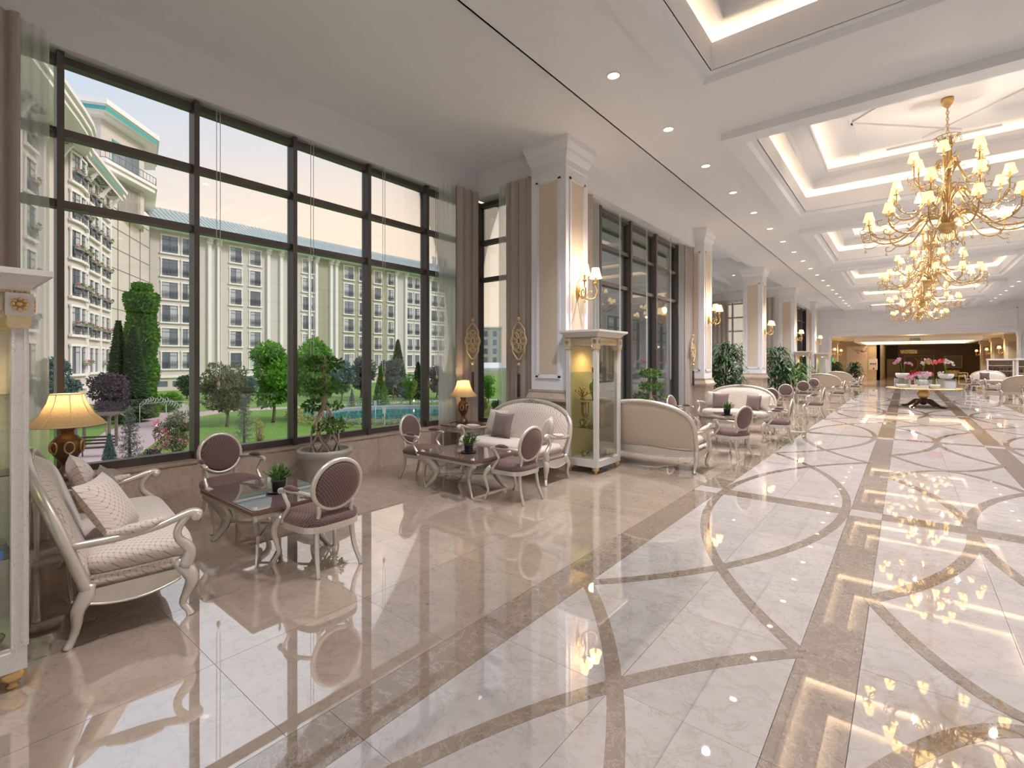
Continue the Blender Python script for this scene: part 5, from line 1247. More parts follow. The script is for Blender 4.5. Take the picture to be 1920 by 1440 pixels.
# ================================================================== FAR HALL FURNITURE, RIGHT SIDE
def low_sofa(x, y, rz, label):
    t = thing('carved_sofa', label, 'sofa', (x, y, 0), rz, 'yellow carved sofas in the far hall')
    P = [(-1.0, .75), (-.8, .92), (-.3, .86), (0, .95), (.3, .86), (.8, .92), (1.0, .75)]
    m = MB(); m.grid(lambda u, v: ((2*u-1), .0+.12*(1-v), .4+(.35+.12*abs(cos(u*3*pi)))*v), 24, 4); m.grid(lambda u, v: ((2*u-1), -.1, .3+(.45+.12*abs(cos(u*3*pi)))*v), 24, 4, flip=True); m.build('backrest', M['yellowsofa'], t)
    MB().box(-.95, .95, 0, .65, .28, .46).build('seat', M['yellowsofa'], t)
    for s in (-1, 1): MB().tube([(s*1.0, -.05, .62), (s*1.02, .3, .64), (s*1.02, .6, .6), (s*1.0, .62, .3)], .05, 6, 3).build('arm', M['yellowsofa'], t)
    for sx in (-1, 1):
        for sy in (.0, .6): MB().tube([(sx*.9, sy, .3), (sx*.95, sy+.03, .15), (sx*.93, sy, 0)], [.05, .035, .03], 6, 3).build('leg', M['gold'], t)
    tag(t, label)
low_sofa(3.4, 60, R(-70), 'yellow carved sofa in the far hall beyond the orchid table')
low_sofa(4.6, 55.5, R(-95), 'yellow carved sofa in the far hall, the nearer one beside the pilasters')
def shelf_cab(x, y, w, h, label, rz=0, items=5):
    t = thing('display_shelf', label, 'display cabinet', (x, y, 0), rz)
    m = MB(); m.box(-w, -w+.07, -.2, .2, 0, h).box(w-.07, w, -.2, .2, 0, h).box(-w, w, -.2, .2, 0, .25).box(-w-.03, w+.03, -.23, .23, h-.1, h); m.build('frame', M['whiteceram'], t)
    MB().box(-w, w, .17, .2, .25, h-.1).build('back', M['hallpanel'], t)
    for z in (.65, 1.05, 1.4):
        if z < h-.2: MB().box(-w+.07, w-.07, -.18, .17, z, z+.02).build('shelf', M['whiteceram'], t)
    for i in range(items):
        for z in (1.07, .67): MB().lathe([(.03, 0), (.045, .06), (.02, .1), (.04, .16), (.01, .2)], 8, -w+.2+(2*w-.4)*i/max(1, items-1), -.05, z).build('ornament', M['darkwood'], t)
shelf_cab(4.75, 44.2, .62, 1.85, 'white display shelf with small dark ornaments at the far right', 0, 6)
shelf_cab(4.95, 37.2, .34, 1.85, 'white lit display cabinet with dark birds on the right side', 0, 2)
shelf_cab(4.95, 33.6, .34, 1.85, 'white display cabinet nearest to the right column', 0, 2)
# ================================================================== GARDEN GROUND
ZG = -2.3
struct('ground', MB().box(-150, XW-.3, -60, 160, ZG-.2, ZG).box(-13, 30, 78, 160, ZG-.2, ZG).box(13.5, 30, -60, 160, ZG-.2, ZG), M['lawn'])
def gz(u, v): return at(u, v, ZG)
pth = MB()
def ribbon(mb, pts, w, z0, z1):
    L = []
    for i, p in enumerate(pts):
        a = pts[max(0, i-1)]; b = pts[min(len(pts)-1, i+1)]; t = Vector((b[0]-a[0], b[1]-a[1])).normalized(); n = Vector((-t.y, t.x)); ww = w[i] if isinstance(w, list) else w
        L.append((Vector(p[:2])+n*ww/2, Vector(p[:2])-n*ww/2))
    for (a, b), (c, d) in zip(L, L[1:]):
        mb.add([(*a, z1), (*b, z1), (*d, z1), (*c, z1), (*a, z0), (*b, z0), (*d, z0), (*c, z0)], [(0, 1, 2, 3), (4, 7, 6, 5), (0, 3, 7, 4), (1, 5, 6, 2)], False)
ribbon(pth, [gz(120, 905), gz(205, 850), gz(262, 808), gz(322, 782), gz(420, 771), gz(560, 764), gz(700, 757), gz(840, 752), gz(940, 750)], [2.5, 2.4, 3.2, 3.6, 2.2, 1.8, 1.8, 1.8, 1.8], ZG, ZG+.03)
ribbon(pth, [gz(322, 782), gz(290, 768), gz(250, 752)], [3, 5, 7], ZG, ZG+.025)
struct('path', pth, M['pave'])
pc = (gz(742, 779)+gz(742, 779))/2
def ell(cx, cy, a, b, rot, n=40): return [(cx+a*cos(q)*cos(rot)-b*sin(q)*sin(rot), cy+a*cos(q)*sin(rot)+b*sin(q)*cos(rot)) for q in [2*pi*i/n for i in range(n)]]
pool = thing('garden_pool', 'oval green-blue swimming pool in the garden behind the second window panes', 'pool', (0, 0, 0))
RO = R(39); PA, PB = 5.6, 4.9
MB().prism(ell(pc.x, pc.y, PA, PB, RO), ZG, ZG+.16).build('pool_water', M['water'], pool)
m = MB(); m.tube([(x, y, ZG+.12) for x, y in ell(pc.x, pc.y, PA+.15, PB+.15, RO)], .22, 6, 1, closed=True); m.build('pool_rim', M['stoneurn'], pool)
hd = thing('low_hedge', 'yellow-green clipped hedge ring around the garden pool', 'hedge')
m = MB(); rnd.seed(21)
for x, y in ell(pc.x, pc.y, PA+1.5, PB+1.5, RO, 110): leaves(m, (x, y, ZG+.28), .42, 60, .12, .6, shell=.3, sq=(1, 1, .75))
m.build('foliage', M['lf_yellow'], hd)['kind'] = 'stuff'
fc = thing('pool_fence', 'row of thin teal posts with rails around the garden pool', 'fence')
pts = ell(pc.x, pc.y, PA+.7, PB+.7, RO, 44)
for i, (x, y) in enumerate(pts): MB().box(x-.03, x+.03, y-.03, y+.03, ZG, ZG+.75).build('post', M['teal'], fc)
m = MB(); m.tube([(x, y, ZG+.7) for x, y in pts], .018, 4, 1, closed=True).tube([(x, y, ZG+.35) for x, y in pts], .012, 4, 1, closed=True); m.build('rail', M['teal'], fc)
for u, v in ((704, 775), (721, 792)): 
    p = gz(u, v+6); t = thing('pool_sign', 'small white notice on a post beside the garden pool', 'sign', tuple(p), 0, 'pool notices'); MB().box(-.02, .02, -.02, .02, 0, 1.0).build('post', M['whiteceram'], t); MB().box(-.16, .16, -.03, -.02, .75, 1.15).build('plate', M['whiteceram'], t)
# ------------------------------------------------------------------ trees (each with crown and trunk)
def tree(u, vb, vt, wpx, kind, mat, name, label, n=900, size=.32, seed=1, vc=None):
    rnd.seed(seed*13+5); n = int(n*2.7); size *= .58
    p = gz(u, vb); d = FPX*(CAMZ-ZG)/(vb-VH); H_ = CAMZ+(VH-vt)/FPX*d-ZG; r = wpx/2/FPX*d
    t = thing(name, label, 'tree' if 'shrub' not in name and 'hedge' not in name else 'shrub', (p.x, p.y, ZG))
    m = MB(); tr = MB()
    if kind == 'cone':
        tr.tube([(0, 0, 0), (0, 0, H_*.9)], [max(.04, r*.07), .03], 6, 1)
        for k in range(n):
            z = rnd.random()**1.25; rr = r*(1-z)**.85*rnd.uniform(.55, 1.05); a = rnd.uniform(0, 6.28); b = Vector((rr*cos(a), rr*sin(a), H_*(.04+.95*z)))
            dd = Vector((cos(a), sin(a), rnd.uniform(-.5, .5))); s = Vector((-sin(a), cos(a), rnd.uniform(-.5, .5)))*size*.3; L = size*rnd.uniform(.6, 1.2)
            m.add([b-dd*L*.5, b+s, b+dd*L*.6, b-s], [(0, 1, 2, 3)], False)
    elif kind == 'col':
        tr.tube([(0, 0, 0), (0, 0, H_*.95)], [.12, .05], 6, 1)
        for k in range(n):
            z = rnd.random(); rr = r*(.95 if z < .93 else .6)*rnd.uniform(.6, 1.12)*(1+.12*sin(z*23)); a = rnd.uniform(0, 6.28); b = Vector((rr*cos(a), rr*sin(a), H_*z)); dd = Vector((cos(a), sin(a), rnd.uniform(-1, .8))).normalized()
            s = dd.orthogonal().normalized()*size*.35; m.add([b-dd*size*.4, b+s, b+dd*size*.6, b-s], [(0, 1, 2, 3)], False)
    elif kind == 'sparse':
        tr.tube([(0, 0, 0), (0, 0, H_)], [.06, .015], 6, 1)
        for k in range(90):
            z = .06+.9*(k/90); rr = r*(1-z)**.8*rnd.uniform(.7, 1.1)+.03; a = k*2.4; b = Vector((0, 0, H_*z)); e = b+Vector((rr*cos(a), rr*sin(a), rr*rnd.uniform(-.1, .35))); tr.tube([b, e], [.012, .004], 4, 1)
            for j in range(max(2, n//90)):
                q = b.lerp(e, rnd.uniform(.2, 1)); leaves(m, q, size*.35, 1, size, .22, shell=0)
    else:                                           # round crown made of clumps
        hc = H_*(.20 if kind == 'round' else .08)
        tr.tube([(0, 0, 0), (.1*r, 0, hc*.7), (0, 0, H_*.7)], [max(.06, r*.07), max(.05, r*.055), .03], 6, 2)
        for k in range(5): a = k*1.25; tr.tube([(0, 0, hc), (r*.5*cos(a), r*.5*sin(a), hc+(H_-hc)*.5)], [.05, .015], 5, 1)
        nc = 22
        for k in range(nc):
            z = rnd.random(); a = rnd.uniform(0, 6.28); w = r*.72*sqrt(max(0, 1-(2*z-1)**2*.8))*rnd.uniform(.2, 1); zz = hc+(H_-hc)*(.12+.76*z)
            cr2 = min(r, (H_-hc)/2)*rnd.uniform(.24, .5); leaves(m, (w*cos(a), w*sin(a), zz), cr2, n//nc, size, .55, shell=.35, sq=(1, 1, .8))
    tr.build('trunk', M['trunk'], t); m.build('foliage', M[mat], t); return t
T = tree
T(266, 784, 532, 44, 'col', 'lf_vine', 'ivy_column', 'tall pillar of climbing greenery on the building corner, highest green in the garden', 4200, .55, 1)
T(222, 793, 600, 52, 'cone', 'lf_conifer', 'conifer_tree', 'dark green conifer left of the ivy pillar', 3600, .5, 2)
T(250, 792, 612, 60, 'cone', 'lf_conifer', 'conifer_tree', 'lighter conifer standing before the ivy pillar', 3600, .5, 3)
T(204, 800, 700, 78, 'round', 'lf_purple', 'plum_tree', 'dark purple-leaved tree in front of the conifers', 2600, .3, 4)
T(104, 800, 668, 74, 'round', 'lf_blue', 'blue_cedar', 'blue-green cedar beside the first window mullion', 2200, .35, 5)
T(243, 872, 760, 56, 'sparse', 'lf_grey', 'young_cedar', 'thin sparse young cedar beside the pink path', 900, .16, 6)
T(205, 880, 812, 28, 'cone', 'lf_blue', 'blue_spruce', 'small blue spruce left of the thin cedar', 1500, .14, 7)
T(330, 870, 768, 64, 'bush', 'lf_olive', 'rose_shrub', 'tall rose bush dotted with pink blossoms by the second mullion', 1500, .14, 8)
T(284, 878, 838, 34, 'bush', 'lf_purple', 'barberry_shrub', 'low purple shrub left of the rose bush', 500, .12, 9)
T(315, 772, 738, 86, 'bush', 'lf_green', 'garden_shrub', 'wide green bushes below the left building', 1500, .4, 10)
T(425, 800, 668, 96, 'round', 'lf_olive', 'olive_tree', 'loose olive-green tree right of the second mullion', 3200, .3, 11)
T(458, 830, 738, 44, 'sparse', 'lf_grey', 'young_cedar', 'sparse grey-green cedar in front of the olive tree', 900, .16, 12)
T(486, 838, 778, 26, 'bush', 'lf_yellow', 'sapling_shrub', 'small yellow-green sapling on the lawn behind the armchair', 300, .13, 13)
T(512, 792, 642, 96, 'round', 'lf_green', 'maple_tree', 'bright green maple left of the third mullion', 4200, .42, 14)
T(586, 786, 634, 100, 'round', 'lf_green', 'maple_tree', 'bright green maple right of the third mullion behind the bonsai', 4200, .42, 15)
T(458, 752, 700, 60, 'round', 'lf_blue', 'cypress_tree', 'dark bluish tree behind the olive tree', 1400, .5, 16)
T(640, 752, 676, 46, 'round', 'lf_blue', 'blue_cedar', 'blue-green cedar right of the bonsai', 1800, .45, 17)
T(676, 746, 668, 60, 'round', 'lf_grey', 'holm_oak', 'dark grey-green tree before the far wing, left of the fourth mullion', 1800, .5, 18)
T(660, 764, 730, 14, 'cone', 'lf_blue', 'topiary_tree', 'small clipped topiary by the garden path', 500, .2, 19)
T(714, 762, 684, 32, 'cone', 'lf_vine', 'thuja_tree', 'yellow-green pointed thuja beside the pool', 2200, .26, 20)
T(746, 744, 636, 42, 'cone', 'lf_conifer', 'spruce_tree', 'tall pointed spruce right of the fourth mullion', 2400, .5, 21)
T(736, 750, 672, 46, 'round', 'lf_grey', 'holm_oak', 'dark rounded tree just left of the tall spruce', 1500, .5, 22)
T(768, 764, 700, 28, 'round', 'lf_vine', 'young_tree', 'slender light green tree behind the pool', 700, .25, 23)
T(762, 750, 722, 36, 'bush', 'lf_blue', 'juniper_shrub', 'blue-green clipped shrub beyond the pool', 900, .3, 24)
T(784, 748, 678, 34, 'cone', 'lf_conifer', 'spruce_tree', 'dark spruce left of the fifth mullion', 1500, .45, 25)
T(818, 746, 682, 44, 'round', 'lf_purple', 'plum_tree', 'purple-leaved tree right of the fifth mullion', 1500, .4, 26)
T(848, 748, 640, 44, 'cone', 'lf_conifer', 'spruce_tree', 'spruce seen through the sheer curtain', 1500, .5, 27)
T(833, 756, 712, 34, 'bush', 'lf_blue', 'juniper_shrub', 'blue-grey shrub right of the fifth mullion', 800, .3, 28)
T(915, 756, 704, 34, 'round', 'lf_green', 'acacia_tree', 'green tree seen through the narrow window', 1300, .3, 29)
T(906, 775, 742, 22, 'bush', 'lf_yellow', 'garden_shrub', 'yellow-green shrub low in the narrow window', 500, .2, 30)
T(930, 782, 748, 20, 'bush', 'lf_conifer', 'garden_shrub', 'dark round shrub low in the narrow window', 500, .2, 31)
T(614, 745, 700, 50, 'round', 'lf_conifer', 'background_tree', 'dark green tree behind the maples', 1200, .5, 32)
T(350, 748, 706, 50, 'round', 'lf_conifer', 'background_tree', 'dark green tree at the second mullion before the wing', 900, .5, 33)
rs = gz(330, 868); m = MB(); rnd.seed(5)
for _ in range(46):
    a = rnd.uniform(0, 6.28); q = Vector((rs.x+.66*cos(a), rs.y+.66*sin(a), ZG+.5+1.35*rnd.random())); leaves(m, q, .07, 14, .075, .9, shell=0)
tag(m.build('rose_blossoms', M['fl_pink']), 'pink rose blossoms scattered over the tall rose bush', 'flowers', None, 'stuff')
# bollard lanterns, bench, pergola, hoop, light arch
def lantern(u, v, label, h=.75):
    p = gz(u, v); t = thing('garden_lantern', label, 'lantern', tuple(p), 0, 'white garden lanterns')
    MB().lathe([(.07, 0), (.07, .03), (.025, .08), (.022, h*.6), (.05, h*.66), (.05, h*.68)], 10).build('post', M['whiteceram'], t)
    MB().lathe([(.05, h*.68), (.075, h*.84), (.03, h*.92)], 10).build('lamp_glass', M['lantern'], t); MB().lathe([(.06, h*.90), (.03, h*.97), (.0001, h*1.06)], 10).build('cap', M['whiteceram'], t)
lantern(294, 816, 'white garden lantern beside the pink path, nearest one'); lantern(504, 768, 'white garden lantern beyond the lawn'); lantern(776, 764, 'white garden lantern behind the pool'); lantern(609, 764, 'white garden lantern behind the bonsai', .9)
p = gz(178, 858); t = thing('garden_bench', 'dark wooden bench by the pink path, low in the first window', 'bench', tuple(p), R(60))
for i in range(4): MB().box(-.6, .6, -.2+.1*i, -.12+.1*i, .40, .43).build('slat', M['darkwood'], t)
for i in range(3): MB().box(-.6, .6, .22, .25, .52+.13*i, .60+.13*i).build('slat', M['darkwood'], t)
for s in (-.5, .5): MB().tube([(s, -.2, 0), (s, -.18, .4), (s, .2, .4), (s, .25, .9)], .03, 5, 1).tube([(s, .2, .4), (s, .25, 0)], .03, 5, 1).build('leg', M['iron'], t)
p = gz(181, 842); t = thing('pergola', 'small weathered pergola above the garden bench', 'pergola', tuple(p), R(60))
for x in (-.6, .6):
    for y in (-.4, .4): MB().box(x-.05, x+.05, y-.05, y+.05, 0, 1.55).build('post', M['trunk'], t)
for i in range(6): MB().box(-.85, .85, -.55+.22*i, -.48+.22*i, 1.55, 1.62).build('slat', M['trunk'], t)
p = gz(222, 838); t = thing('garden_hoop', 'large tan hoop standing behind the thin young cedar', 'garden ornament', (p.x, p.y, ZG)); MB().tube([(.72*cos(q), .3*cos(q), .78+.78*sin(q)) for q in [2*pi*i/36 for i in range(36)]], .035, 6, 1, closed=True).build('hoop', M['bark'], t)
p = gz(335, 795); t = thing('light_arch', 'white scrolled wire light frame strung across the garden path', 'garden ornament', (p.x, p.y, ZG)); rnd.seed(3); m = MB(); q0 = gz(262, 795)-p; q1 = gz(412, 795)-p
for k in range(34):
    u = k/33; b = q0.lerp(q1, u); z = 1.15+.25*sin(u*9)+.2*rnd.random(); m.tube([(b.x, b.y, z), (b.x+.1, b.y+.1, z+.25), (b.x+.3, b.y+.15, z+.1), (b.x+.2, b.y, z-.1)], .012, 4, 2)
m.tube([(q0.x, q0.y, 1.25), (0, 0, 1.45), (q1.x, q1.y, 1.25)], .02, 4, 3)
for u in (0, .33, .6, 1): b = q0.lerp(q1, u); m.tube([(b.x, b.y, 0), (b.x, b.y, 1.3)], .02, 4, 1)
m.build('wire_scrolls', M['whiteceram'], t)
# ================================================================== HOTEL WINGS
def winmeshes(w, h, grid=True):
    s = MB(); f = .16
    s.box(-w/2-f, -w/2, -.10, 0, -.1, h+.12).box(w/2, w/2+f, -.10, 0, -.1, h+.12).box(-w/2-f-.06, w/2+f+.06, -.14, 0, h, h+.20).box(-w/2-f-.1, w/2+f+.1, -.22, 0, -.28, -.08)
    s.box(-w/2-f-.03, -w/2-f+.1, -.14, 0, h-.1, h+.0).box(w/2+f-.1, w/2+f+.03, -.14, 0, h-.1, h)
    p = MB(); p.box(-w/2, w/2, -.01, .02, -.1, h)
    b = MB(); b.box(-.035, .035, -.05, 0, -.1, h).box(-w/2, w/2, -.05, 0, h-.5, h-.44)
    g = MB(); hh = .95; y = -.22
    g.box(-w/2, w/2, y-.02, y+.02, hh-.06, hh-.01).box(-w/2, w/2, y-.02, y+.02, .0, .04).box(-w/2, -w/2+.04, y, 0, hh-.06, hh-.02).box(w/2-.04, w/2, y, 0, hh-.06, hh-.02)
    n = 5
    for i in range(n):
        cx_ = -w/2+w*(i+.5)/n
        g.tube([(cx_+w/n*.36*cos(q), y, .48+.30*sin(q)) for q in [2*pi*j/8 for j in range(8)]], .022, 3, 1, closed=True, smooth=False); g.tube([(cx_+w/n*.18*cos(q), y, .48+.13*sin(q)) for q in [2*pi*j/6 for j in range(6)]], .02, 3, 1, closed=True, smooth=False)
        g.box(cx_+w/n*.5-.012, cx_+w/n*.5+.012, y-.01, y+.01, 0, hh)
    return {'surround': s.mesh('surround', M['terr_w']), 'pane': p.mesh('pane', M['pane']), 'glazing_bar': b.mesh('glazing_bar', M['iron']), 'balcony_railing': g.mesh('balcony_railing', M['iron'])}
WM = {w: winmeshes(w, 2.15) for w in (1.15, 1.5, 1.8)}
cur = {w: MB().box(-w*.46, w*-.02, -.02, .0, -.05, 2.1).mesh('window_curtain', M['louver']) for w in WM}
fb = MB(); rnd.seed(9); fb.box(-.55, .55, -.42, -.24, .62, .80); fbm = fb.mesh('flower_box', M['stoneurn'])
fl = MB(); leaves(fl, (-.3, -.36, .90), .2, 20, .11, .9, shell=0, sq=(1.3, .7, .6)); leaves(fl, (.3, -.36, .88), .2, 20, .11, .9, shell=0, sq=(1.3, .7, .6)); flm = fl.mesh('blossoms', M['fl_pink'])
fg = MB(); leaves(fg, (0, -.36, .8), .5, 30, .16, .6, shell=0, sq=(1.2, .4, .4)); fgm = fg.mesh('foliage', M['lf_green'])
def fwindow(parent, x, y, z, rz, w, flowers=False, rail=True, c=True):
    wi = inst('window', WM[w]['surround'], parent, (x, y, z), rz)
    inst('pane', WM[w]['pane'], wi); inst('glazing_bar', WM[w]['glazing_bar'], wi)
    if rail: inst('balcony_railing', WM[w]['balcony_railing'], wi)
    if c and rnd.random() < .75: o = inst('window_curtain', cur[w], wi); o.scale = (rnd.choice((-1, 1)), 1, 1)
    if flowers: inst('flower_box', fbm, wi); [o_2.__setitem__('kind', 'stuff') for o_2 in (inst('blossoms', flm, wi), inst('foliage', fgm, wi))]
ZR = [1.1-.3+3.1*k for k in range(6)]            # window sill heights above our floor
ZR = [.75, 3.95, 7.05, 10.15, 13.25, 16.35]
far = thing('hotel_wing', 'long pale hotel wing with green metal roof across the garden', 'building')
XF = -77.0; EZ = 19.6
MB().box(XF-12, XF, 18.0, 80.5, ZG, EZ).build('facade', M['terr'], far)
MB().box(XF-.1, XF+.006, 46.4, 58.9, ZG+2, EZ-.6).build('olive_wall', M['terr_g'], far)
MB().box(XF-11.9, XF+.02, 42.8, 44.8, ZG, EZ-.4).build('olive_wall', M['terr_g'], far)
for y in (36.6, 34.6, 41.3, 42.5, 45.2, 46.2, 58.9, 61.3, 26.4, 27.6, 66.0, 67.6, 74.2): 
    m = MB().box(XF, XF+.35, y-.22, y+.22, ZG, EZ-.9); m.box(XF, XF+.5, y-.34, y+.34, EZ-1.3, EZ-.9).box(XF, XF+.9, y-.26, y+.26, EZ-.9, EZ-.5); m.build('pilaster', M['terr_w'], far)
MB().box(XF, XF+.25, 18, 80.5, -.55, -.25).build('string_course', M['terr_w'], far)
m = MB().box(XF, XF+1.4, 16.6, 81, EZ-.5, EZ-.1).box(XF, XF+1.7, 16.6, 81.3, EZ-.1, EZ+.15); m.build('eave', M['terr_w'], far)
MB().box(XF+1.4, XF+1.46, 16.6, 81, EZ-.55, EZ-.12).build('cornice_band', M['teal'], far)
MB().box(XF-4, XF-.6, 20, 80, EZ, EZ+1.0).build('parapet', M['beige'], far)
rf = MB(); rf.grid(lambda u, v: (XF+.2-5.5*sin(v*pi/2), 19.5+61.5*u, EZ+.9+3.0*v*(1.6-.6*v)), 2, 8, smooth=True)
for i in range(104):
    y = 19.6+.59*i
    for j in range(6):
        v0, v1 = j/6, (j+1)/6; f = lambda v: (XF+.2-5.5*sin(v*pi/2), EZ+.9+3.0*v*(1.6-.6*v)+.08)
        (x0, z0), (x1, z1) = f(v0), f(v1); rf.add([(x0, y, z0), (x1, y, z1), (x1, y+.07, z1), (x0, y+.07, z0), (x0, y-.02, z0-.12), (x1, y-.02, z1-.12)], [(0, 1, 2, 3), (0, 4, 5, 1)], False)
rf.build('metal_roof', M['roof'], far); MB().box(XF+.1, XF+.32, 19.5, 81, EZ+.75, EZ+1.0).build('gutter', M['teal'], far)
for i in range(3): MB().lathe([(.5, 0), (.45, 2.4), (.62, 2.6), (.62, 3.0)], 10, XF-4, 72.5+1.7*i, EZ+2.3).build('chimney', M['terr_w'], far)
cols = [(21.65, 1.8), (23.7, 1.15), (29.95, 1.5), (32.7, 1.5), (41.3-.2, 1.8), (48.9-.2, 1.8), (50.6+1.0, 1.5), (54.8, 1.5), (57.7, 1.15), (62.2, 1.5), (64.4-.2, 1.15), (68.8, 1.5), (70.9, 1.5), (75.5, 1.15), (77.8, 1.15)]
rnd.seed(4)
for y, w in cols:
    for k, z in enumerate(ZR): fwindow(far, XF, y, z, pi/2, w, False, k > 0 or y < 30)
m = MB()
for y in (20.2, 22.0): m.box(XF, XF+.05, y, y+1.2, ZG+.6, ZG+1.3)
m.build('basement_window', M['pane'], far)
# ------------------------------------------------------------------ near curved wing
DX, NX = Vector((.918, -.397)), Vector((.397, .918)); S0 = Vector((-58.8, 10.3))
def LP(s, o=0): return S0+DX*s+NX*o
lw = thing('hotel_wing', 'curved cream hotel wing with flower boxes, left in the first window', 'building')
prof = [(-6.3, 0), (2.5, 0), (3.1, .4), (4.4, .65), (5.9, .65), (7.1, .4), (7.7, 0), (12, 0), (30, 0)]
poly = [tuple(LP(*p)) for p in prof]+[tuple(LP(30, -10)), tuple(LP(-6.3, -10))]
MB().prism(poly, ZG, EZ-.8).build('facade', M['terr'], lw)
EP = [(-6.3, 0), (4.5, 0), (5.6, .1), (6.6, .4), (7.6, .8), (8.8, 1.15), (10.5, 1.4), (13, 1.5), (30, 1.6)]
def off(d): return [tuple(LP(s-(d if i == 0 else 0), o+d)) for i, (s, o) in enumerate(EP)]+[tuple(LP(30, -10)), tuple(LP(-6.3, -10))]
m = MB(); m.prism(off(.95), EZ-.8, EZ-.45).prism(off(1.15), EZ-.45, EZ-.2).prism(off(1.05), EZ-.2, EZ+.0).prism(off(1.3), EZ, EZ+.3); m.build('eave', M['terr_w'], lw)
P_ = [LP(-6.3, 1.17), LP(4.5, 1.17)]; MB().add([(P_[0].x, P_[0].y, EZ-.45), (P_[1].x, P_[1].y, EZ-.45), (P_[1].x, P_[1].y, EZ-.22), (P_[0].x, P_[0].y, EZ-.22)], [(0, 1, 2, 3)], False).build('cornice_band', M['teal'], lw)
g = MB()
for s_, w_ in ((-4.2, 1.2), (-.6, 1.4), (4.3, 1.2), (9.8, 1.6), (15, 1.6)):
    for k_ in (1, .75, .4):
        a_, b_, c_, d_ = LP(s_-w_*k_, .5-.3*k_), LP(s_+w_*k_, .5-.3*k_), LP(s_+w_*k_, .5+.35*k_), LP(s_-w_*k_, .5+.35*k_); L_ = [a_, b_, c_, d_]
        for q in range(4): g.tube([(L_[q].x, L_[q].y, EZ-.83), (L_[(q+1) % 4].x, L_[(q+1) % 4].y, EZ-.83)], .035, 4, 1, False)
g.build('soffit_grille', M['iron'], lw)
for s in (-6.0, -2.5, 1.7, 8.2, 11.6, 15.6, 20):
    p = LP(s, 0); m = MB(); m.box(-.22, .22, -.22, 0, ZG, EZ-1.6); m.tube([(0, -.1, EZ-2.6), (0, -.2, EZ-1.9), (0, -.6, EZ-1.15), (0, -.85, EZ-.85)], .2, 4, 3, False)
    o = m.build('pilaster', M['terr_w'], lw, (p.x, p.y, 0)); o.rotation_euler.z = math.atan2(DX.y, DX.x)+pi
def dirz(p, q): return math.atan2((q-p).y, (q-p).x)
lwin = []
rz0 = math.atan2(-DX.y, -DX.x)
for s in (-5.2, -3.4): lwin.append((LP(s, 0.02), 1.15))
for s, o in ((3.75, .56), (5.15, .67), (6.5, .56)): lwin.append((LP(s, o), 1.15))
for s in (-1.4, 0.2): lwin.append((LP(s, .02), 1.15))
for s in (13.6, 18.4): lwin.append((LP(s, .02), 1.5))
for i, (p, w) in enumerate(lwin):
    rz = rz0
    if i == 2: rz = dirz(LP(4.4, .65), LP(3.1, .4))
    if i == 4: rz = dirz(LP(7.1, .4), LP(5.9, .65))
    for k, z in enumerate(ZR[1:] if True else ZR): fwindow(lw, p.x, p.y, z, rz, w, True, True)
    fwindow(lw, p.x, p.y, ZR[0], rz, w, i < 4, False)
MB().prism([tuple(LP(s, o+.25)) for s, o in prof]+[tuple(LP(30, -9)), tuple(LP(-6.3, -9))], -.6, -.3).build('string_course', M['terr_w'], lw)
# mirrored glass stair wall between the wings
cw = thing('glass_stair_tower', 'tall gridded mirror glass wall between the two hotel wings', 'building')
a0, a1 = LP(-6.4, -.4), Vector((XF+1.5, 19.0)); n = 4
MB().add([(a0.x, a0.y, ZG), (a1.x, a1.y, ZG), (a1.x, a1.y, EZ-.6), (a0.x, a0.y, EZ-.6)], [(0, 1, 2, 3)], False).build('glass_wall', M['pane_cw'], cw)
for i in range(n+1): p = a0.lerp(a1, i/n); MB().tube([(p.x, p.y, ZG), (p.x, p.y, EZ-.6)], .07, 4, 1, False).build('mullion', M['iron'], cw)
for k in range(10): z = ZG+2.2*k+.9; MB().tube([(a0.x, a0.y, z), (a1.x, a1.y, z)], .05, 4, 1, False).build('transom', M['iron'], cw)
MB().box(XF-1, XF+2.4, 16.6, 18.2, ZG, EZ-.5).build('corner_pier', M['terr'], cw)
# polygonal tower above the corner
tw = thing('hotel_tower', 'tall polygonal tower block with overhanging teal-edged roof above the corner', 'building')
E0, E1, E2 = Vector((-65.4, 10.2)), Vector((-64.0, 12.4)), Vector((-69.8, 18.35))
back = [Vector((-82, 18.5)), Vector((-86, 6)), Vector((-72, 4.5))]
poly = [E0+Vector((-2, -3)), E1, E2]+[Vector((-79, 20.5)), Vector((-86, 10)), Vector((-76, 4))]
cen = sum(poly, Vector((0, 0)))/len(poly)
def sh(k): return [tuple(cen+(p-cen)*k) for p in poly]
zt_ = 27.8
m = MB(); m.prism(sh(.82), 17.8, zt_-.3).build('tower_wall', M['terr'], tw)
m = MB(); m.prism(sh(.93), zt_-.5, zt_-.25).prism(sh(1.0), zt_-.25, zt_+.35).prism(sh(1.03), zt_+.35, zt_+.9); m.build('roof_slab', M['terr_w'], tw)
MB().prism(sh(1.004), zt_-.22, zt_+.2).build('cornice_band', M['teal'], tw)
m = MB(); m.prism(sh(.97), 21.8, 22.3).prism(sh(1.0), 22.3, 22.65); m.build('balcony_slab', M['terr_w'], tw)
m = MB(); P = sh(.985)
for i in range(len(P)):
    a, b = Vector(P[i]), Vector(P[(i+1) % len(P)]); 
    for z in (22.8, 23.6): m.tube([(a.x, a.y, z), (b.x, b.y, z)], .04, 4, 1, False)
    for j in range(14): q = a.lerp(b, j/14); m.tube([(q.x, q.y, 22.65), (q.x, q.y, 23.6)], .025, 4, 1, False)
m.build('balcony_railing', M['iron'], tw)
P = [Vector(q) for q in sh(.82)]; a, b = P[1], P[2]; rz = dirz(b, a)
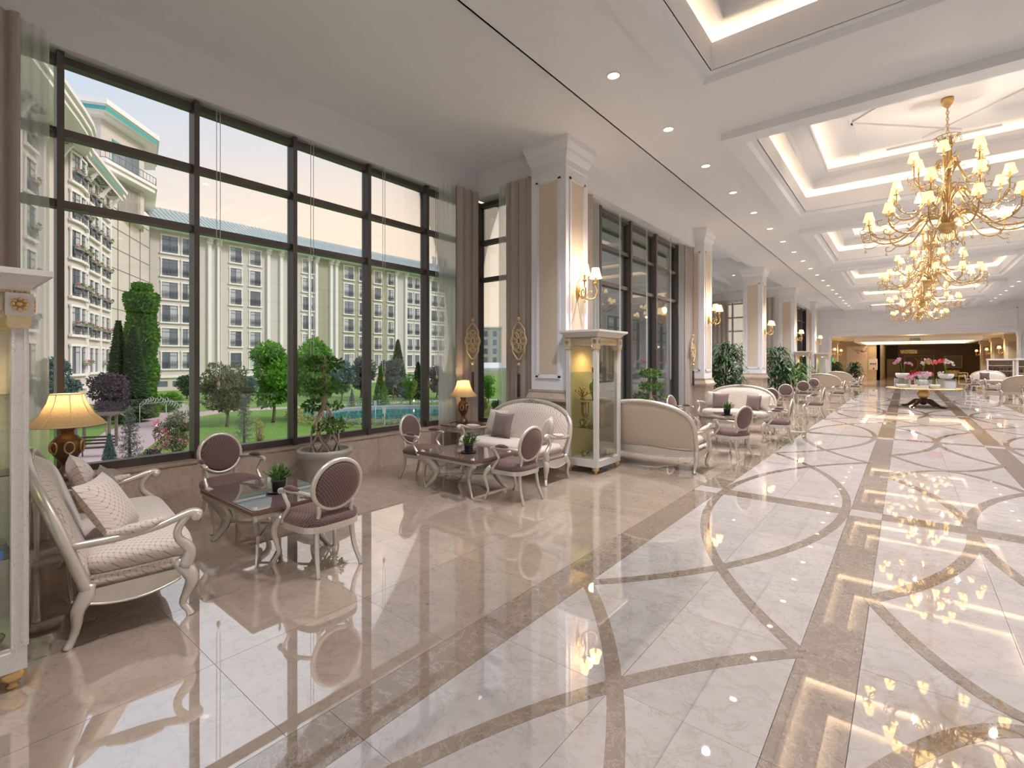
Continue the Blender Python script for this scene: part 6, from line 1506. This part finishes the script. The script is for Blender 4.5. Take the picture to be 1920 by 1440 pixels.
q = a.lerp(b, .5); o = MB(); o.box(-2.4, 2.4, -.05, .0, 18.3, 21.4); o = o.build('tower_window', M['pane'], tw, (q.x, q.y, 0)); o.rotation_euler.z = dirz(b, a)+0
g = MB()
for i in range(5): g.box(-2.4+1.2*i-.04, -2.4+1.2*i+.04, -.1, 0, 18.3, 21.4)
for z in (18.3, 19.85, 21.4): g.box(-2.4, 2.4, -.1, 0, z-.05, z+.05)
g.box(-2.8, -2.5, -.15, 0, 18.0, 21.6).box(2.5, 2.8, -.15, 0, 18.0, 21.6).box(-2.8, 2.8, -.15, 0, 21.45, 21.7); g.build('window_frame', M['terr_w'], o)
q = a.lerp(b, .55); o = MB().box(-2.0, 2.0, -.05, .0, 22.7, 25.6).build('tower_window', M['pane'], tw, (q.x, q.y, 0)); o.rotation_euler.z = dirz(b, a)
g = MB().box(-2.2, -2.0, -.12, 0, 22.7, 25.8).box(2.0, 2.2, -.12, 0, 22.7, 25.8).box(-2.2, 2.2, -.12, 0, 25.6, 25.85)
for i in (-1, 0, 1): g.box(i-.05, i+.05, -.1, 0, 22.7, 25.6)
g.build('window_frame', M['teal'], o)
# distant block seen through the narrow window, chimney stacks and canopy
bd = thing('distant_building', 'small distant pale block seen through the narrow window', 'building', tuple(at(918, 600, d=150))[:2]+(0,), YAW)
MB().box(-3.2, 3.6, 0, 8, ZG, 11.9).build('facade', M['terr'], bd); MB().box(-3.5, 3.9, -.4, 8, 11.9, 12.3).build('roof_slab', M['terr_w'], bd)
for k in range(4):
    for x in (-1.8, 1.0): MB().box(x, x+1.2, -.05, 0, 1.2+2.7*k, 2.9+2.7*k).build('window', M['pane'], bd)
cn = thing('garden_canopy', 'white canopy roof beyond the trees in the narrow window', 'canopy', tuple(at(922, 690, d=62))[:2]+(0,), YAW)
MB().prism([(-2.6, 0), (2.6, 0), (2.6, 5), (-2.6, 5)], .5, .8).frustum((-2.6, 2.6, 0, 5), (-1.2, 1.2, 1.5, 3.5), .8, 1.5).build('roof', M['whiteceram'], cn)
for x in (-2.4, 2.4): MB().box(x-.1, x+.1, 0, .2, ZG, .5).build('post', M['terr_w'], cn)
# entrance wing seen through the dark glazing; added sun-blocking mass on the right
en = thing('entrance_wing', 'low hotel wing with tall windows seen through the dark glazing', 'building')
MB().box(-16, -14.5, 26.5, 46, ZG, 9).build('facade', M['terr_w'], en); MB().box(-16, -13.6, 26.5, 46, 4.6, 5.2).build('canopy_edge', M['terr'], en); MB().box(-16, -13.9, 26.5, 46, 6.2, 6.5).build('cornice_band', M['beige'], en)
for i in range(6):
    for z0, z1 in ((-1.8, 1.0), (1.3, 4.3)): w_ = MB().box(-14.5, -14.44, 27.2+2.9*i, 29.4+2.9*i, z0, z1).build('window', M['pane'], en); MB().box(-14.45, -14.4, 28.25+2.9*i, 28.35+2.9*i, z0, z1).box(-14.45, -14.4, 27.2+2.9*i, 29.4+2.9*i, (z0+z1)/2-.04, (z0+z1)/2+.04).build('glazing_bar', M['terr_w'], w_)
rw = MB().box(30, 34, -30, 75, ZG, 24).build('sun_blocker', M['terr']); rw['kind'] = 'structure'  # unseen block added to keep the sun out of the right windows
struct('roof', MB().box(-6.65, 13.5, -9.5, 41.2, 6.2, 6.6).box(-8.7, -6.6, 13.5, 27.5, 6.2, 6.6), M['terr_w'])
struct('trim_2', MB().box(XW-.28, XW-.2, -9.5, 13.5, ZG, -.02).box(-8.7, -8.5, 13.5, 27.5, ZG, 0).box(XW-.3, XW-.25, -9.5, .1, -.02, 6.2), M['terr'])
